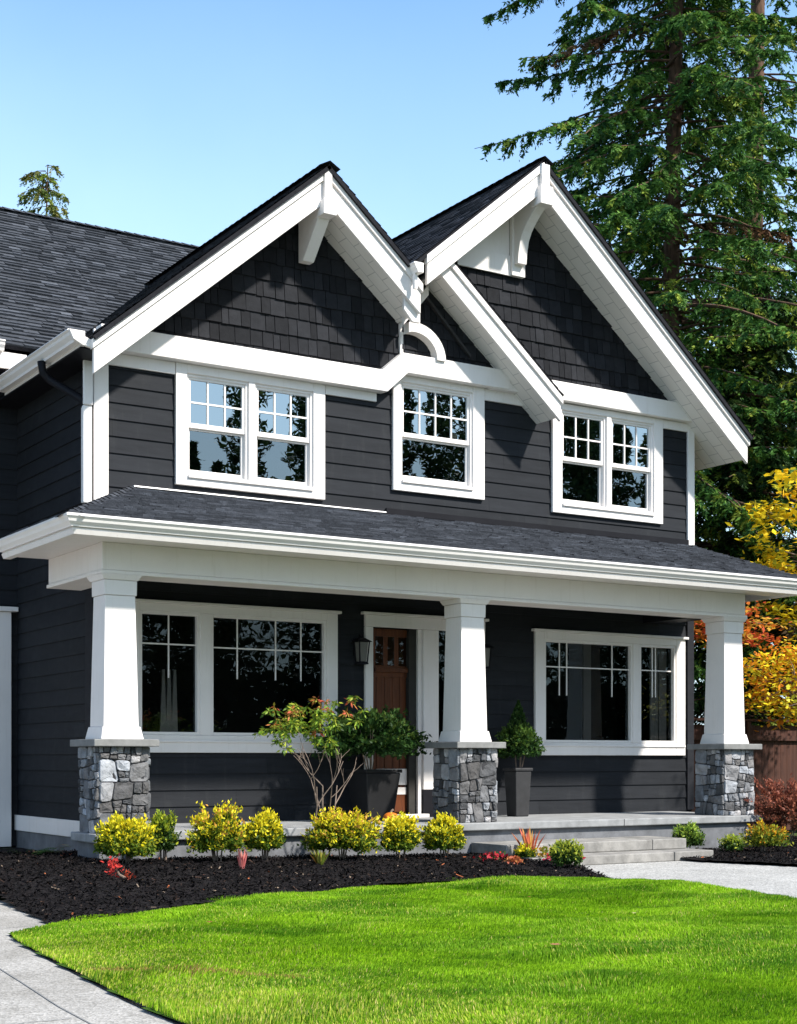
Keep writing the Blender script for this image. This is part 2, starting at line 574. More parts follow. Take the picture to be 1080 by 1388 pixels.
strip('driveway_joint', [(3.60, 10.32), (-4, 10.32)], 0.008, 0.0045, 'capstone')
strip('lawn_edge', [(x + 0.0, y) for x, y in edge], 0.02, 0.006, 'mulch')

BED = [(3.64, 10.1), (3.974, 10.3), (4.57, 10.6), (5.418, 11.05), (6.258, 11.32), (7.155, 11.52), (7.956, 11.52), (8.7, 11.38), (9.3, 11.1), (9.58, 11.2),
       (9.75, 11.7), (10.0, 12.2), (10.2, 12.7), (10.5, 13.2), (10.7, 13.99), (5.44, 13.99), (6.02, 16.0), (5.98, 18.28), (3.95, 18.28), (3.85, 12.2), (3.62, 10.35)]
def bed_z(x, y):
    base = np.clip(0.19 - (x - 5.4) * 0.021, 0.06, 0.20)
    tt = np.clip((y - 10.9 + np.clip((6.5 - x) * 0.35, 0, 1.2)) / 2.2, 0, 1)
    left = np.clip((x - 3.7) / 0.8, 0, 1)
    back = np.clip((y - 15.2) / 1.5, 0, 1) * 0.09
    return 0.012 + (base - 0.012 - back) * tt * left + 0.012 * wob(x * 2.2, y * 2.2)
bed = grid_surface('mulch_bed', BED, bed_z, 0.06, 'mulch')
tag(bed, kind='structure')
BED2 = [(12.05, 12.62), (12.4, 11.5), (12.9, 10.4), (17.5, 10.4), (17.5, 15.5), (14.4, 15.5), (14.4, 13.99), (12.05, 13.99)]
bed2 = grid_surface('mulch_bed', BED2, lambda x, y: 0.035 + 0.012 * wob(x * 2.2, y * 2.2), 0.06, 'mulch')
tag(bed2, kind='structure')

def chips():
    n = 110000
    x = RNG.uniform(3.5, 17.0, n)
    y = RNG.uniform(10.0, 16.5, n)
    a = in_poly(x, y, BED)
    b = in_poly(x, y, BED2)
    # no chips on the grass or under the slab
    z = np.where(a, bed_z(x, y), 0.035)
    keep = a | b
    x, y, z = x[keep], y[keep], z[keep]
    n = len(x)
    d = rand_dirs(n)
    d[:, 2] *= 0.45
    d = unit(d)
    e = unit(np.cross(d, rand_dirs(n) + np.array([0, 0, 1.5])))
    L = RNG.uniform(0.006, 0.024, (n, 1)) * RNG.choice([1, 1, 1, 1.7], (n, 1))
    W = RNG.uniform(0.003, 0.008, (n, 1))
    c = np.stack([x, y, z + RNG.uniform(0.002, 0.022, n)], axis=1)
    col = pick([(0.004, 0.0035, 0.004), (0.008, 0.0065, 0.007), (0.014, 0.011, 0.011), (0.05, 0.03, 0.022), (0.20, 0.15, 0.11), (0.38, 0.12, 0.05)], n, [0.45, 0.345, 0.165, 0.03, 0.007, 0.003])
    o = np_mesh('mulch_chips', np.stack([c - d * L - e * W, c - d * L * 0.9 + e * W, c + d * L + e * W * 0.8, c + d * L * 0.95 - e * W], axis=1).reshape(-1, 3), 4, col, 'grass')
    o.data.materials[0] = attr_mat('mulch_chip', 0.95, 20, 0.3, 0.2, spec=0.12)
    tag(o, 'black bark mulch chips covering the flower bed before the porch', 'mulch', kind='stuff')
chips()

lw = grid_surface('lawn', LAWN, lambda x, y: lawn_z(x, y) - 0.006, 0.06, 'turf')
tag(lw, kind='structure')

def grass():
    n = 800000
    # more blades near the camera, where each one shows
    y = 4.3 + 7.6 * RNG.random(n) ** 1.25
    x = RNG.uniform(2.6, 9.8, n)
    keep = in_poly(x, y, LAWN) & (x > 0.30 * y - 0.2) & (x < 1.12 * y + 0.3)
    x, y = x[keep], y[keep]
    n = len(x)
    z = lawn_z(x, y)
    patch = wob(x * 0.9 + 3, y * 0.9)
    patch2 = wob(x * 2.7 + 1.3, y * 1.6 + 4)
    patch3 = wob(x * 6.1 + 2.3, y * 7.6 + 1)
    warp = 1.5 * wob(x * 0.8 + 5, y * 0.8) + 0.5 * wob(x * 2.3, y * 2.3 + 3)
    ridge = (1 - np.abs(np.sin(2.3 * (0.95 * y + 0.30 * x) + warp))) ** 3 * np.clip(0.5 + wob(x * 1.3 + 2, y * 1.7), 0, 1)
    h = (0.019 + 0.004 * patch2 + 0.004 * patch3 + 0.032 * ridge) * RNG.uniform(0.6, 1.35, n)
    ang = RNG.uniform(0, 2 * np.pi, n)
    flow = 2.5 * wob(x * 0.8, y * 0.8 + 7) + 1.2 * patch2
    lean = RNG.uniform(0.1, 0.75, n)
    dx = np.cos(flow) * 0.75 * lean + np.cos(ang) * 0.55 * lean
    dy = np.sin(flow) * 0.75 * lean + np.sin(ang) * 0.55 * lean
    wx, wy = np.cos(ang + 1.57), np.sin(ang + 1.57)
    wd = RNG.uniform(0.0016, 0.0032, n) * (1 + 0.09 * (y - 5))
    base = np.stack([x, y, z - 0.008], axis=1)
    tipv = np.stack([dx * h, dy * h, h], axis=1)
    midv = tipv * 0.55 + np.stack([np.zeros(n), np.zeros(n), h * 0.1], axis=1)
    wv = np.stack([wx * wd, wy * wd, np.zeros(n)], axis=1)
    # tapered blade folded in two: a quad with a sharp tip (5 corners)
    P = np.stack([base - wv, base + wv, base + midv + wv * 0.75, base + tipv, base + midv - wv * 0.75], axis=1).reshape(-1, 3)
    g1 = np.array([0.265, 0.475, 0.014]); g2 = np.array([0.095, 0.235, 0.008]); g3 = np.array([0.44, 0.52, 0.06]); g4 = np.array([0.60, 0.52, 0.18])
    patch4 = wob(x * 1.1 + 1.7 + 0.4 * patch, y * 3.3 + 0.5 * x)
    mixv = np.clip(0.58 + 0.45 * patch + 0.30 * patch2 + 0.65 * patch4 - 0.35 * ridge, 0, 1)[:, None]
    col = g1 * mixv + g2 * (1 - mixv)
    leftedge = np.clip(1.2 - (x - 2.85) / 1.3, 0, 1) * np.clip((10.4 - y) / 1.5, 0, 1)
    yel = np.clip(0.035 + 0.38 * leftedge + 0.30 * np.clip(patch3 * 0.5 + patch2 * 0.7 - 0.25, 0, 1) + 0.15 * np.clip(-patch, 0, 1), 0, 0.85)
    r = RNG.random(n)
    col = np.where((r < yel)[:, None], g3, col)
    col = np.where((r < yel * 0.18)[:, None], g4, col)
    # a dry worn line near the drive
    ly = 7.62 - (x - 3.15) * 1.35
    dry = np.exp(-((y - ly - 0.06 * patch3) / 0.10) ** 2) * (x > 2.95) * (x < 3.75)
    col = np.where((RNG.random(n) < dry * 0.75)[:, None], np.array([0.34, 0.24, 0.07]), col)
    h2 = 1 - 0.45 * dry
    tipv = tipv * h2[:, None]
    col = col * RNG.uniform(0.7, 1.3, (n, 1))
    o = np_mesh('grass', P, 5, col, 'grass')
    tag(o, 'bright green mown grass with yellowing patches in front of the house', 'grass', kind='stuff')
grass()

# ------------------------------------------------------------------ the house
house = empty('house', (10.4, 15.7, 0), 'two-storey charcoal house with white trim, twin front gables and a stone-pier porch', 'house')
YW = 15.70
OPEN = [(6.52, 9.0, 1.44, 2.86), (12.2, 14.56, 1.40, 2.78), (9.56, 10.24, 0.455, 2.80), (10.53, 11.02, 0.80, 2.80), (8.93 - 1.85, 8.74, 4.42, 5.58), (9.98, 11.09, 4.62, 5.84), (12.47, 14.16, 4.56, 5.80)]

def siding(b, axis, fixed, sgn, a0, a1, z0, z1, exposure, openings=(), lip=0.016, topf=None):
    """lapped boards: each course slants out by lip at its bottom edge. axis 'x': wall runs along x at y=fixed, facing sgn*y"""
    z = z0
    def P(a, off, zz):
        return (a, fixed + sgn * off, zz) if axis == 'x' else (fixed + sgn * off, a, zz)
    while z < z1 - 1e-4:
        zt = min(z + exposure, z1)
        cuts = sorted({z, zt} | {q for o in openings for q in (o[2], o[3]) if z < q < zt})
        for k in range(len(cuts) - 1):
            c0, c1 = cuts[k], cuts[k + 1]
            mid = (c0 + c1) / 2
            spans = [(a0, a1)]
            for o in openings:
                if o[2] < mid < o[3]:
                    ns = []
                    for s in spans:
                        if o[1] <= s[0] or o[0] >= s[1]:
                            ns.append(s)
                        else:
                            if s[0] < o[0]: ns.append((s[0], o[0]))
                            if o[1] < s[1]: ns.append((o[1], s[1]))
                    spans = ns
            f0 = lip * (1 - (c0 - z) / exposure)
            f1 = lip * (1 - (c1 - z) / exposure)
            if k == 0:   # staggered butt joints, board by board
                js = [a0 - random.random() * 3.6]
                tone = []
                while js[-1] < a1:
                    js.append(js[-1] + 3.66)
                    g = random.uniform(0.90, 1.12)
                    tone.append((0.0228 * g, 0.0245 * g, 0.0285 * g))
            for s_ in spans:
                for j in range(len(js) - 1):
                    s = (max(s_[0], js[j]), min(s_[1], js[j + 1] - 0.0025))
                    if s[1] <= s[0]: continue
                    b.add([P(s[0], f0, c0), P(s[1], f0, c0), P(s[1], f1, c1), P(s[0], f1, c1)], [(0, 1, 2, 3)], tone[j])
                    if k == 0:
                        b.add([P(s[0], -0.002, c0), P(s[1], -0.002, c0), P(s[1], f0, c0), P(s[0], f0, c0)], [(0, 1, 2, 3)], tone[j])
                b.add([P(s_[0], -0.003, c0), P(s_[1], -0.003, c0), P(s_[1], -0.003, c1), P(s_[0], -0.003, c1)], [(0, 1, 2, 3)], (0.01, 0.01, 0.012))
        z = zt

b = MB(); siding(b, 'x', YW, -1, 6.0, 14.87, 0.455, 5.95, 0.187, OPEN); b.build('front_wall', 'lap_siding', house, fixn=False, colors=True)
b = MB(); siding(b, 'y', 6.0, -1, YW, 18.3, 0.49, 5.62, 0.187); b.build('side_wall', 'lap_siding', house, fixn=False, colors=True)
b = MB(); siding(b, 'x', 18.3, -1, -7.0, 6.0, 0.10, 6.3, 0.187, [(2.6, 5.72, -1, 2.75)]); b.build('wing_wall', 'lap_siding', house, fixn=False, colors=True)
b = MB(); siding(b, 'y', 14.87, 1, YW, 26.0, 0.10, 5.95, 0.187); b.build('side_wall', 'lap_siding', house, fixn=False, colors=True)
# the hidden back of the house closes the volume
b = MB(); b.box(-7.0, 14.8, 25.9, 26.0, 0, 6.2); b.box(-7.0, -6.9, 18.3, 25.9, 0, 6.2); b.build('back_wall', 'siding', house)

# gable shakes ----------------------------------------------------
def clip_half(poly, a, bb, c):
    out = []
    n = len(poly)
    for i in range(n):
        p, q = poly[i], poly[(i + 1) % n]
        dp, dq = a * p[0] + bb * p[1] - c, a * q[0] + bb * q[1] - c
        if dp <= 0: out.append(p)
        if (dp < 0 < dq) or (dq < 0 < dp):
            s = dp / (dp - dq)
            out.append((p[0] + (q[0] - p[0]) * s, p[1] + (q[1] - p[1]) * s))
    return out

SL = 0.84
G1 = (8.60, 7.99); G2 = (11.73, 8.72); GM = (10.22, 7.417)
def shakes(b, halves, x0, x1, z0, z1, yback):
    z = z0
    row = 0
    while z < z1:
        ex = 0.20
        x = x0 - random.random() * 0.15
        while x < x1:
            wd = random.choice([0.09, 0.12, 0.14, 0.16, 0.18, 0.20])
            dz = random.uniform(-0.006, 0.008)
            poly = [(x + 0.004, z + dz), (x + wd - 0.004, z + dz), (x + wd - 0.004, z + ex + 0.03), (x + 0.004, z + ex + 0.03)]
            for h in halves:
                poly = clip_half(poly, *h)
                if len(poly) < 3: break
            if len(poly) >= 3:
                g = random.uniform(0.0145, 0.028)
                th = random.uniform(0.020, 0.030)
                col = (g * 0.96, g, g * 1.17)
                n = len(poly)
                # front face tilts back to the top so that each course overlaps the next
                fr = [(p[0], yback - (th + 0.006 if p[1] < z + 0.1 else th * 0.35), p[1]) for p in poly]
                bk = [(p[0], yback, p[1]) for p in poly]
                b.add(fr + bk, [tuple(range(n))] + [(i, (i + 1) % n, n + (i + 1) % n, n + i) for i in range(n)], col)
            x += wd
        z += ex
        row += 1

def under(g, off=0.0):  # half planes of the area under a gable's roof line
    return [(-SL, 1, g[1] - SL * g[0] - off), (SL, 1, g[1] + SL * g[0] - off)]
b = MB()
shakes(b, under(G1, 0.10) + [(1, 0, 9.96), (0, -1, -5.86)], 6.0, 9.96, 5.80, 7.95, YW - 0.012)
b.build('gable_shakes', 'shake', house, colors=True)
b = MB()
shakes(b, [under(GM, 0.12)[1], (-SL, 1, G2[1] - SL * G2[0] - 0.1)] + [(-1, 0, -9.97), (0, -1, -6.1)], 9.9, 12.2, 6.06, 7.2, YW - 0.05)
b.build('gable_shakes', 'shake', house, colors=True)
b = MB()
shakes(b, under(G2, 0.10) + [(-1, 0, -9.97), (0, -1, -6.1), (1, 0, 14.87)], 9.9, 14.87, 6.06, 8.7, YW - 0.012)
b.build('gable_shakes', 'shake', house, colors=True)
# dark sheathing behind the shakes
b = MB()
b.add([(6.0, YW, 5.6), (9.9, YW, 5.6), (9.9, YW, 6.75), (8.6, YW, 7.85), (6.0, YW, 5.67)], [(0, 1, 2, 3, 4)])
b.add([(9.9, YW, 5.9), (14.87, YW, 5.9), (14.87, YW, 5.97), (11.73, YW, 8.58), (9.9, YW, 7.05)], [(0, 1, 2, 3, 4)])
b.add([(9.95, YW - 0.04, 5.9), (11.9, YW - 0.04, 5.9), (10.4, YW - 0.04, 7.05), (9.95, YW - 0.04, 7.02)], [(0, 1, 2, 3)])
b.build('gable_sheathing', 'black_paint', house, fixn=False)

# roofs -----------------------------------------------------------
def shingles(b, p00, p10, p11, p01, expo=0.115, base=(0.030, 0.032, 0.040), lift=0.012, wmin=0.09, wmax=0.26, clip=None):
    """courses of tabs on a quad p00,p10 (eave) -> p01,p11 (ridge)"""
    p00, p10, p11, p01 = map(Vector, (p00, p10, p11, p01))
    nrm = (p10 - p00).cross(p01 - p00).normalized()
    if nrm.z < 0: nrm = -nrm
    H = ((p01 - p00).length + (p11 - p10).length) / 2
    rows = max(1, int(round(H / expo)))
    for r in range(rows):
        t0, t1 = r / rows, min(1.0, (r + 1.12) / rows)
        a0, a1 = p00.lerp(p01, t0), p10.lerp(p11, t0)
        c0, c1 = p00.lerp(p01, t1), p10.lerp(p11, t1)
        L = (a1 - a0).length
        s = -random.random() * wmax
        while s < L:
            wd = random.uniform(wmin, wmax)
            s0, s1 = max(0, s) / max(L, 1e-6), min(L, s + wd) / max(L, 1e-6)
            if s1 > s0:
                g = random.uniform(0.72, 1.28) if random.random() < 0.85 else random.uniform(1.3, 1.7)
                col = tuple(k * g for k in base)
                lf = lift * random.uniform(0.7, 1.5)
                q0, q1 = a0.lerp(a1, s0), a0.lerp(a1, s1)
                u0, u1 = c0.lerp(c1, s0), c0.lerp(c1, s1)
                b.add([q0 + nrm * lf, q1 + nrm * lf, u1 + nrm * 0.002, u0 + nrm * 0.002, q0, q1], [(0, 1, 2, 3), (4, 5, 1, 0)], col)
            s += wd

def slab(b, quad, th=0.09):
    q = [Vector(p) for p in quad]
    n = (q[1] - q[0]).cross(q[3] - q[0]).normalized()
    if n.z < 0: n = -n
    b.hexa([p - n * th for p in q] + [p - n * 0.004 for p in q], (0.02, 0.02, 0.024))

def roof(name, quads, expo=0.118, caps=(), base=(0.040, 0.042, 0.049), th=0.05, lift=0.012):
    b = MB()
    for q in quads:
        slab(b, q, th)
        shingles(b, *q, expo=expo, base=base, lift=lift)
    for (p, q) in caps:   # ridge or hip caps
        p, q = Vector(p), Vector(q)
        L = (q - p).length
        n = int(L / 0.16)
        d = (q - p) / n
        side = d.cross(Vector((0, 0, 1))).normalized() * 0.14
        for k in range(n):
            a, c = p + d * k, p + d * (k + 1.15)
            g = random.uniform(0.5, 1.1)
            up0, up1 = Vector((0, 0, 0.040)), Vector((0, 0, 0.028))
            dn = Vector((0, 0, -0.075))
            b.add([a - side + dn + up0, a + up0, a + side + dn + up0, c + side + dn + up1, c + up1, c - side + dn + up1],
                  [(0, 1, 4, 5), (1, 2, 3, 4)], tuple(k2 * g for k2 in base))
    return b.build(name, 'roof', house, colors=True, fixn=False)

YR = 15.04
e1 = 5.74
z1 = lambda X: G1[1] + 0.055 - SL * abs(X - G1[0])
z2 = lambda X: G2[1] + 0.055 - SL * abs(X - G2[0])
zm = lambda X: GM[1] + 0.055 - SL * abs(X - GM[0])
VX = (G2[1] - G1[1]) / (-2 * SL) + (G1[0] + G2[0]) / 2      # valley between the twin gables
VX = (G1[1] + SL * G1[0] - G2[1] + SL * G2[0]) / (2 * SL)
roof('gable_roof', [((e1, 21.5, z1(e1)), (e1, YR, z1(e1)), (G1[0], YR, z1(G1[0])), (G1[0], 21.5, z1(G1[0]))),
                    ((VX, YR, z1(VX)), (VX, 21.5, z1(VX)), (G1[0], 21.5, z1(G1[0])), (G1[0], YR, z1(G1[0])))],
     caps=[((G1[0], YR - 0.02, z1(G1[0])), (G1[0], 21.4, z1(G1[0])))])
e2 = 15.42
roof('gable_roof', [((VX, 22.5, z2(VX)), (VX, YR, z2(VX)), (G2[0], YR, z2(G2[0])), (G2[0], 22.5, z2(G2[0]))),
                    ((e2, YR, z2(e2)), (e2, 22.5, z2(e2)), (G2[0], 22.5, z2(G2[0])), (G2[0], YR, z2(G2[0])))],
     caps=[((G2[0], YR - 0.02, z2(G2[0])), (G2[0], 22.4, z2(G2[0])))])
roof('dormer_roof', [((12.14, 15.16, zm(12.14)), (12.14, 15.70, zm(12.14)), (GM[0], 15.70, zm(GM[0])), (GM[0], 15.16, zm(GM[0])))])
roof('main_roof', [((-7.6, 17.7, 6.15), (7.5, 17.7, 6.15), (7.5, 21.98, 9.36), (-7.6, 21.98, 9.36)),
                   ((7.5, 17.7, 6.15), (13.4, 17.7, 6.15), (13.4, 21.98, 9.36), (7.5, 21.98, 9.36)),
                   ((13.4, 26.4, 6.05), (-7.6, 26.4, 6.05), (-7.6, 21.98, 9.36), (13.4, 21.98, 9.36))],
     caps=[((-7.5, 21.98, 9.36), (13.4, 21.98, 9.36))], base=(0.062, 0.068, 0.080), lift=0.024)
# porch roof
XG, YG, ZG = 4.90, 13.48, 3.478
XR = 14.92
roof('porch_roof', [((XG, YG, ZG), (XR, YG, ZG), (XR - 0.06, YW - 0.01, 4.198), (6.45, YW - 0.01, 4.198)),
                    ((XG, 15.72, ZG), (XG, YG, ZG), (6.45, YW - 0.01, 4.198), (6.45, YW + 0.02, 4.198))],
     expo=0.115, caps=[((XG + 0.02, YG + 0.03, ZG), (6.43, YW - 0.04, 4.19))], base=(0.064, 0.070, 0.084), th=0.05, lift=0.02)
b = MB(); b.hexa([(6.45, YW - 0.06, 4.21), (9.75, YW - 0.06, 4.21), (9.75, YW - 0.02, 4.205), (6.45, YW - 0.02, 4.205),
                  (6.45, YW - 0.055, 4.224), (9.75, YW - 0.055, 4.224), (9.75, YW - 0.02, 4.226), (6.45, YW - 0.02, 4.226)])
b.build('flashing', 'white_metal', house)
b = MB(); b.box(9.76, 14.78, YW - 0.05, YW - 0.018, 4.20, 4.27); b.build('flashing', 'black_paint', house)

# rakes -----------------------------------------------------------
def rake(name, peak, x_end, y0, y1, depth, parent, crown=0.085, drop=0.0, plumb=True):
    """sloping fascia from peak to x_end with a thin crown board on top"""
    px, pz = peak
    s = 1 if x_end > px else -1
    ze = pz - SL * abs(x_end - px)
    b = MB()
    poly = [(px, pz - crown), (x_end, ze - crown), (x_end, ze - depth), (px, pz - depth)]
    b.prism(poly, 'y', y0, y1)
    o = b.build(name, 'white', parent, bevel=0.006)
    b = MB()
    b.prism([(px, pz + 0.02), (x_end + s * 0.02, ze + 0.02 - SL * 0.02), (x_end + s * 0.02, ze - crown + 0.002 - SL * 0.02), (px, pz - crown + 0.002)], 'y', y0 - 0.028, y1)
    b.build('crown_moulding', 'white', o, bevel=0.006)
    return o
rake('rake_board', G1, 5.77, 15.10, 15.15, 0.355, house)
rake('rake_board', G1, 9.90, 15.10, 15.15, 0.355, house)
rake('rake_board', G2, 9.97, 15.06, 15.11, 0.345, house)
rake('rake_board', G2, 15.37, 15.10, 15.15, 0.345, house)
rake('rake_board', GM, 12.11, 15.18, 15.23, 0.30, house, 0.07)
b = MB(); b.prism([(9.90, 6.50), (10.27, 6.93), (10.27, 7.06), (9.90, 6.63)], 'y', 15.48, 15.53); b.build('rake_board', 'white', house, bevel=0.006)
# short lower tail of the left gable beyond the valley
b = MB(); b.prism([(9.70, 6.92), (9.93, 6.73), (9.93, 6.45), (9.82, 6.45), (9.70, 6.58)], 'y', 15.155, 15.20); b.build('rake_board', 'white', house, bevel=0.006)

def soffit(peak, x_end, y0, y1, off):
    px, pz = peak
    ze = pz - SL * abs(x_end - px)
    L = math.hypot(x_end - px, ze - pz)
    me = bpy.data.meshes.new('soffit')
    o_ = ORG[house.name]
    vs = [(px, y0, pz - off), (x_end, y0, ze - off), (x_end, y1, ze - off), (px, y1, pz - off)]
    vs = [(p[0] - o_.x, p[1] - o_.y, p[2] - o_.z) for p in vs]
    me.from_pydata(vs, [], [(0, 1, 2, 3)])
    uv = me.uv_layers.new(name='UVMap')
    for i, c in enumerate([(0, 0), (L, 0), (L, y1 - y0), (0, y1 - y0)]):
        uv.data[i].uv = c
    me.materials.append(M['soffit'])
    return link('soffit', me, house)
soffit(G1, 6.0, 15.14, YW, 0.30); soffit(G1, 9.93, 15.14, YW, 0.30)
soffit(G2, 9.97, 15.10, YW, 0.28); soffit(G2, 15.37, 15.14, YW + 3, 0.28)
soffit(GM, 12.11, 15.22, YW, 0.24)

# eave boxes ------------------------------------------------------
def gutter_profile(x, z, s):  # K-style section in (across, z); s = outward sign
    return [(x, z), (x + s * 0.13, z), (x + s * 0.135, z - 0.012), (x + s * 0.118, z - 0.03), (x + s * 0.112, z - 0.055), (x + s * 0.085, z - 0.09), (x + s * 0.08, z - 0.115), (x, z - 0.115)]
# left eave of the left gable
b = MB(); b.prism([(5.70 + (x_ - 5.58) * 1.45, 5.71 + (z_ - 5.71) * 1.1) for x_, z_ in gutter_profile(5.58, 5.71, -1)], 'y', 15.17, 17.75); b.build('gutter', 'white_metal', house)
b = MB(); b.box(5.66, 5.70, 15.2, 17.75, 5.55, 5.60); b.build('fascia', 'white', house)
b = MB(); b.box(5.66, 6.0, 15.2, 18.3, 5.53, 5.548); b.build('eave_soffit', 'black_paint', house)
b = MB(); b.prism([(5.51, 5.70), (5.77, 5.615), (5.77, 5.53), (5.66, 5.55), (5.56, 5.60)], 'y', 15.13, 15.17); b.build('eave_return', 'white', house, bevel=0.006)
# main wing eave
b = MB(); b.prism(gutter_profile(17.66, 6.16, -1), 'x', -7.6, 5.6); b.build('gutter', 'white_metal', house)
b = MB(); b.box(-7.6, 5.9, 17.66, 17.70, 5.86, 6.05); b.build('fascia', 'white', house)
b = MB(); b.box(-7.6, 5.98, 17.70, 18.3, 5.86, 5.885); b.build('eave_soffit', 'black_paint', house)
# small gutter end in the valley
b = MB(); b.prism(gutter_profile(VX + 0.10, z2(VX) + 0.0, -1), 'y', 14.93, 15.25); b.box(VX + 0.02, VX + 0.06, 15.0, 15.05, 6.80, 6.98); b.build('gutter', 'white_metal', house)
# right eave
b = MB(); b.prism(gutter_profile(15.38, z2(15.38) - 0.02, 1), 'y', 15.2, 22); b.build('gutter', 'white_metal', house)

# porch eave: gutter round two sides, fascia, soffit
b = MB()
def mitre_run(b, prof, x0, x1, y):   # along x with a mitred left corner, then back along y
    n = len(prof)
    vs = []
    for (o, z) in prof: vs.append((x1, y - o, z))
    for (o, z) in prof: vs.append((x0 - o, y - o, z))
    for (o, z) in prof: vs.append((x0 - o, YW - 0.02, z))
    fs = []
    for k in range(2):
        for i in range(n):
            fs.append((k * n + i, k * n + (i + 1) % n, (k + 1) * n + (i + 1) % n, (k + 1) * n + i))
    fs += [tuple(range(n)), tuple(range(3 * n - 1, 2 * n - 1, -1))]
    b.add(vs, fs)
mitre_run(b, [(0.0, 3.482), (0.01, 3.487), (0.02, 3.482), (0.02, 3.462), (0.0, 3.44), (-0.01, 3.415), (-0.04, 3.385), (-0.045, 3.372), (-0.12, 3.372), (-0.12, 3.482)], XG, XR, YG)
b.build('gutter', 'white_metal', house)
b = MB(); mitre_run(b, [(-0.075, 3.370), (-0.065, 3.350), (-0.085, 3.305), (-0.16, 3.305), (-0.16, 3.370)], XG, XR - 0.02, YG); b.build('fascia', 'white', house)
b = MB(); b.box(XG + 0.12, XR - 0.02, YG + 0.12, 14.12, 3.335, 3.35); b.box(XG + 0.12, 5.50, 14.12, YW - 0.02, 3.335, 3.35); b.build('porch_soffit', 'white', house)
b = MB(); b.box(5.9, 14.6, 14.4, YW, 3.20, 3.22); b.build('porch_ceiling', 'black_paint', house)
b = MB(); b.prism([(YG + 0.1, 3.31), (YG + 0.1, 3.44), (YW, 4.16), (YW, 3.31)], 'x', XR - 0.10, XR - 0.06); b.build('gable_end_board', 'white', house)
# beam
b = MB(); b.box(5.475, 14.31, 14.10, 14.46, 3.06, 3.335); b.box(5.475, 5.83, 14.46, YW - 0.03, 3.06, 3.335);
bo = b.build('porch_beam', 'white', house, bevel=0.008)
b = MB(); b.box(13.95, 14.31, 14.47, YW - 0.03, 3.06, 3.335); b.build('beam_return', 'black_paint', bo)
b = MB(); b.box(5.455, 14.33, 14.08, 14.48, 3.02, 3.058); b.box(5.455, 5.85, 14.48, YW - 0.02, 3.02, 3.058); b.build('beam_moulding', 'white', bo, bevel=0.008)

# belt bands ------------------------------------------------------
Yb0, Yb1 = 15.53, 15.69
b = MB(); b.prism([(6.02, 5.67), (9.70, 5.67), (10.00, 5.94), (11.56, 5.94), (11.56, 6.18), (9.93, 6.18), (9.63, 5.93), (6.02, 5.93)], 'y', Yb0, Yb1)
b.build('belt_band', 'white', house, bevel=0.008)
b = MB(); b.prism([(11.3, 5.93), (14.98, 5.91), (14.98, 6.15), (11.3, 6.17)], 'y', Yb0 + 0.02, Yb1); b.build('belt_band', 'white', house, bevel=0.008)
for q in ((6.15, 6.95, 5.53, 5.667), (8.9, 9.62, 5.56, 5.667), (11.245, 12.34, 5.79, 5.937), (14.30, 14.78, 5.79, 5.908)):
    b = MB(); b.box(q[0], q[1], YW - 0.045, YW - 0.012, q[2], q[3]); b.build('frieze_board', 'white', house, bevel=0.005)
b = MB(); b.box(5.985, 6.155, YW - 0.045, YW - 0.01, 4.02, 5.90); b.build('corner_board', 'white', house, bevel=0.006)
b = MB(); b.box(14.77, 14.895, YW - 0.045, YW - 0.01, 4.16, 5.93); b.box(14.873, 14.895, YW - 0.01, YW + 0.12, 4.16, 5.93); b.build('corner_board', 'white', house, bevel=0.006)
b = MB(); b.box(9.945, 9.985, YW - 0.075, YW - 0.03, 6.18, 6.62); b.build('corner_board', 'white', house)
b = MB(); b.box(5.975, 5.998, YW - 0.01, YW + 0.20, 0.5, 5.6); b.box(5.975, 6.09, YW - 0.03, YW - 0.012, 0.5, 4.0); b.build('corner_board', 'siding', house)
b = MB(); b.box(14.77, 14.89, YW - 0.035, YW - 0.012, 0.47, 3.6); b.build('corner_board', 'siding', house)

# arch, frieze strip and white panel in the gables -----------------
b = MB()
n = 18
outer = [(10.08 + 0.46 * math.cos(t), 6.15 + 0.42 * math.sin(t)) for t in [math.pi * k / n for k in range(n + 1)]]
inner = [(10.08 + 0.335 * math.cos(t), 6.15 + 0.30 * math.sin(t)) for t in [math.pi * k / n for k in range(n + 1)]]
outer = [(max(9.99, x), z) for x, z in outer]; inner = [(max(9.99, x), z) for x, z in inner]
for k in range(n):
    if outer[k][0] <= 9.99 and outer[k + 1][0] <= 9.99 and inner[k][0] <= 9.99: continue
    b.prism([outer[k], outer[k + 1], inner[k + 1], inner[k]], 'y', 15.50, 15.645)
b.build('arched_trim', 'white', house)
def slanted(name, xa, za, xb, zb, hgt, y0, y1, m):
    b = MB(); b.prism([(xa, za), (xb, zb), (xb, zb - hgt), (xa, za - hgt)], 'y', y0, y1); return b.build(name, m, house, bevel=0.004)
slanted('frieze_strip', 10.30, 6.96, 10.97, 6.32, 0.045, 15.57, 15.62, 'greypot')
pan = [(10.86, 7.48), (11.63, 7.48), (11.63, 8.30), (10.86, 7.66)]
b = MB(); b.prism(pan, 'y', 15.645, 15.675); b.build('gable_panel', 'white', house, bevel=0.004)
b = MB(); b.box(10.80, 11.63, 15.62, 15.644, 7.44, 7.70); b.build('gable_panel_trim', 'white', house, bevel=0.004)
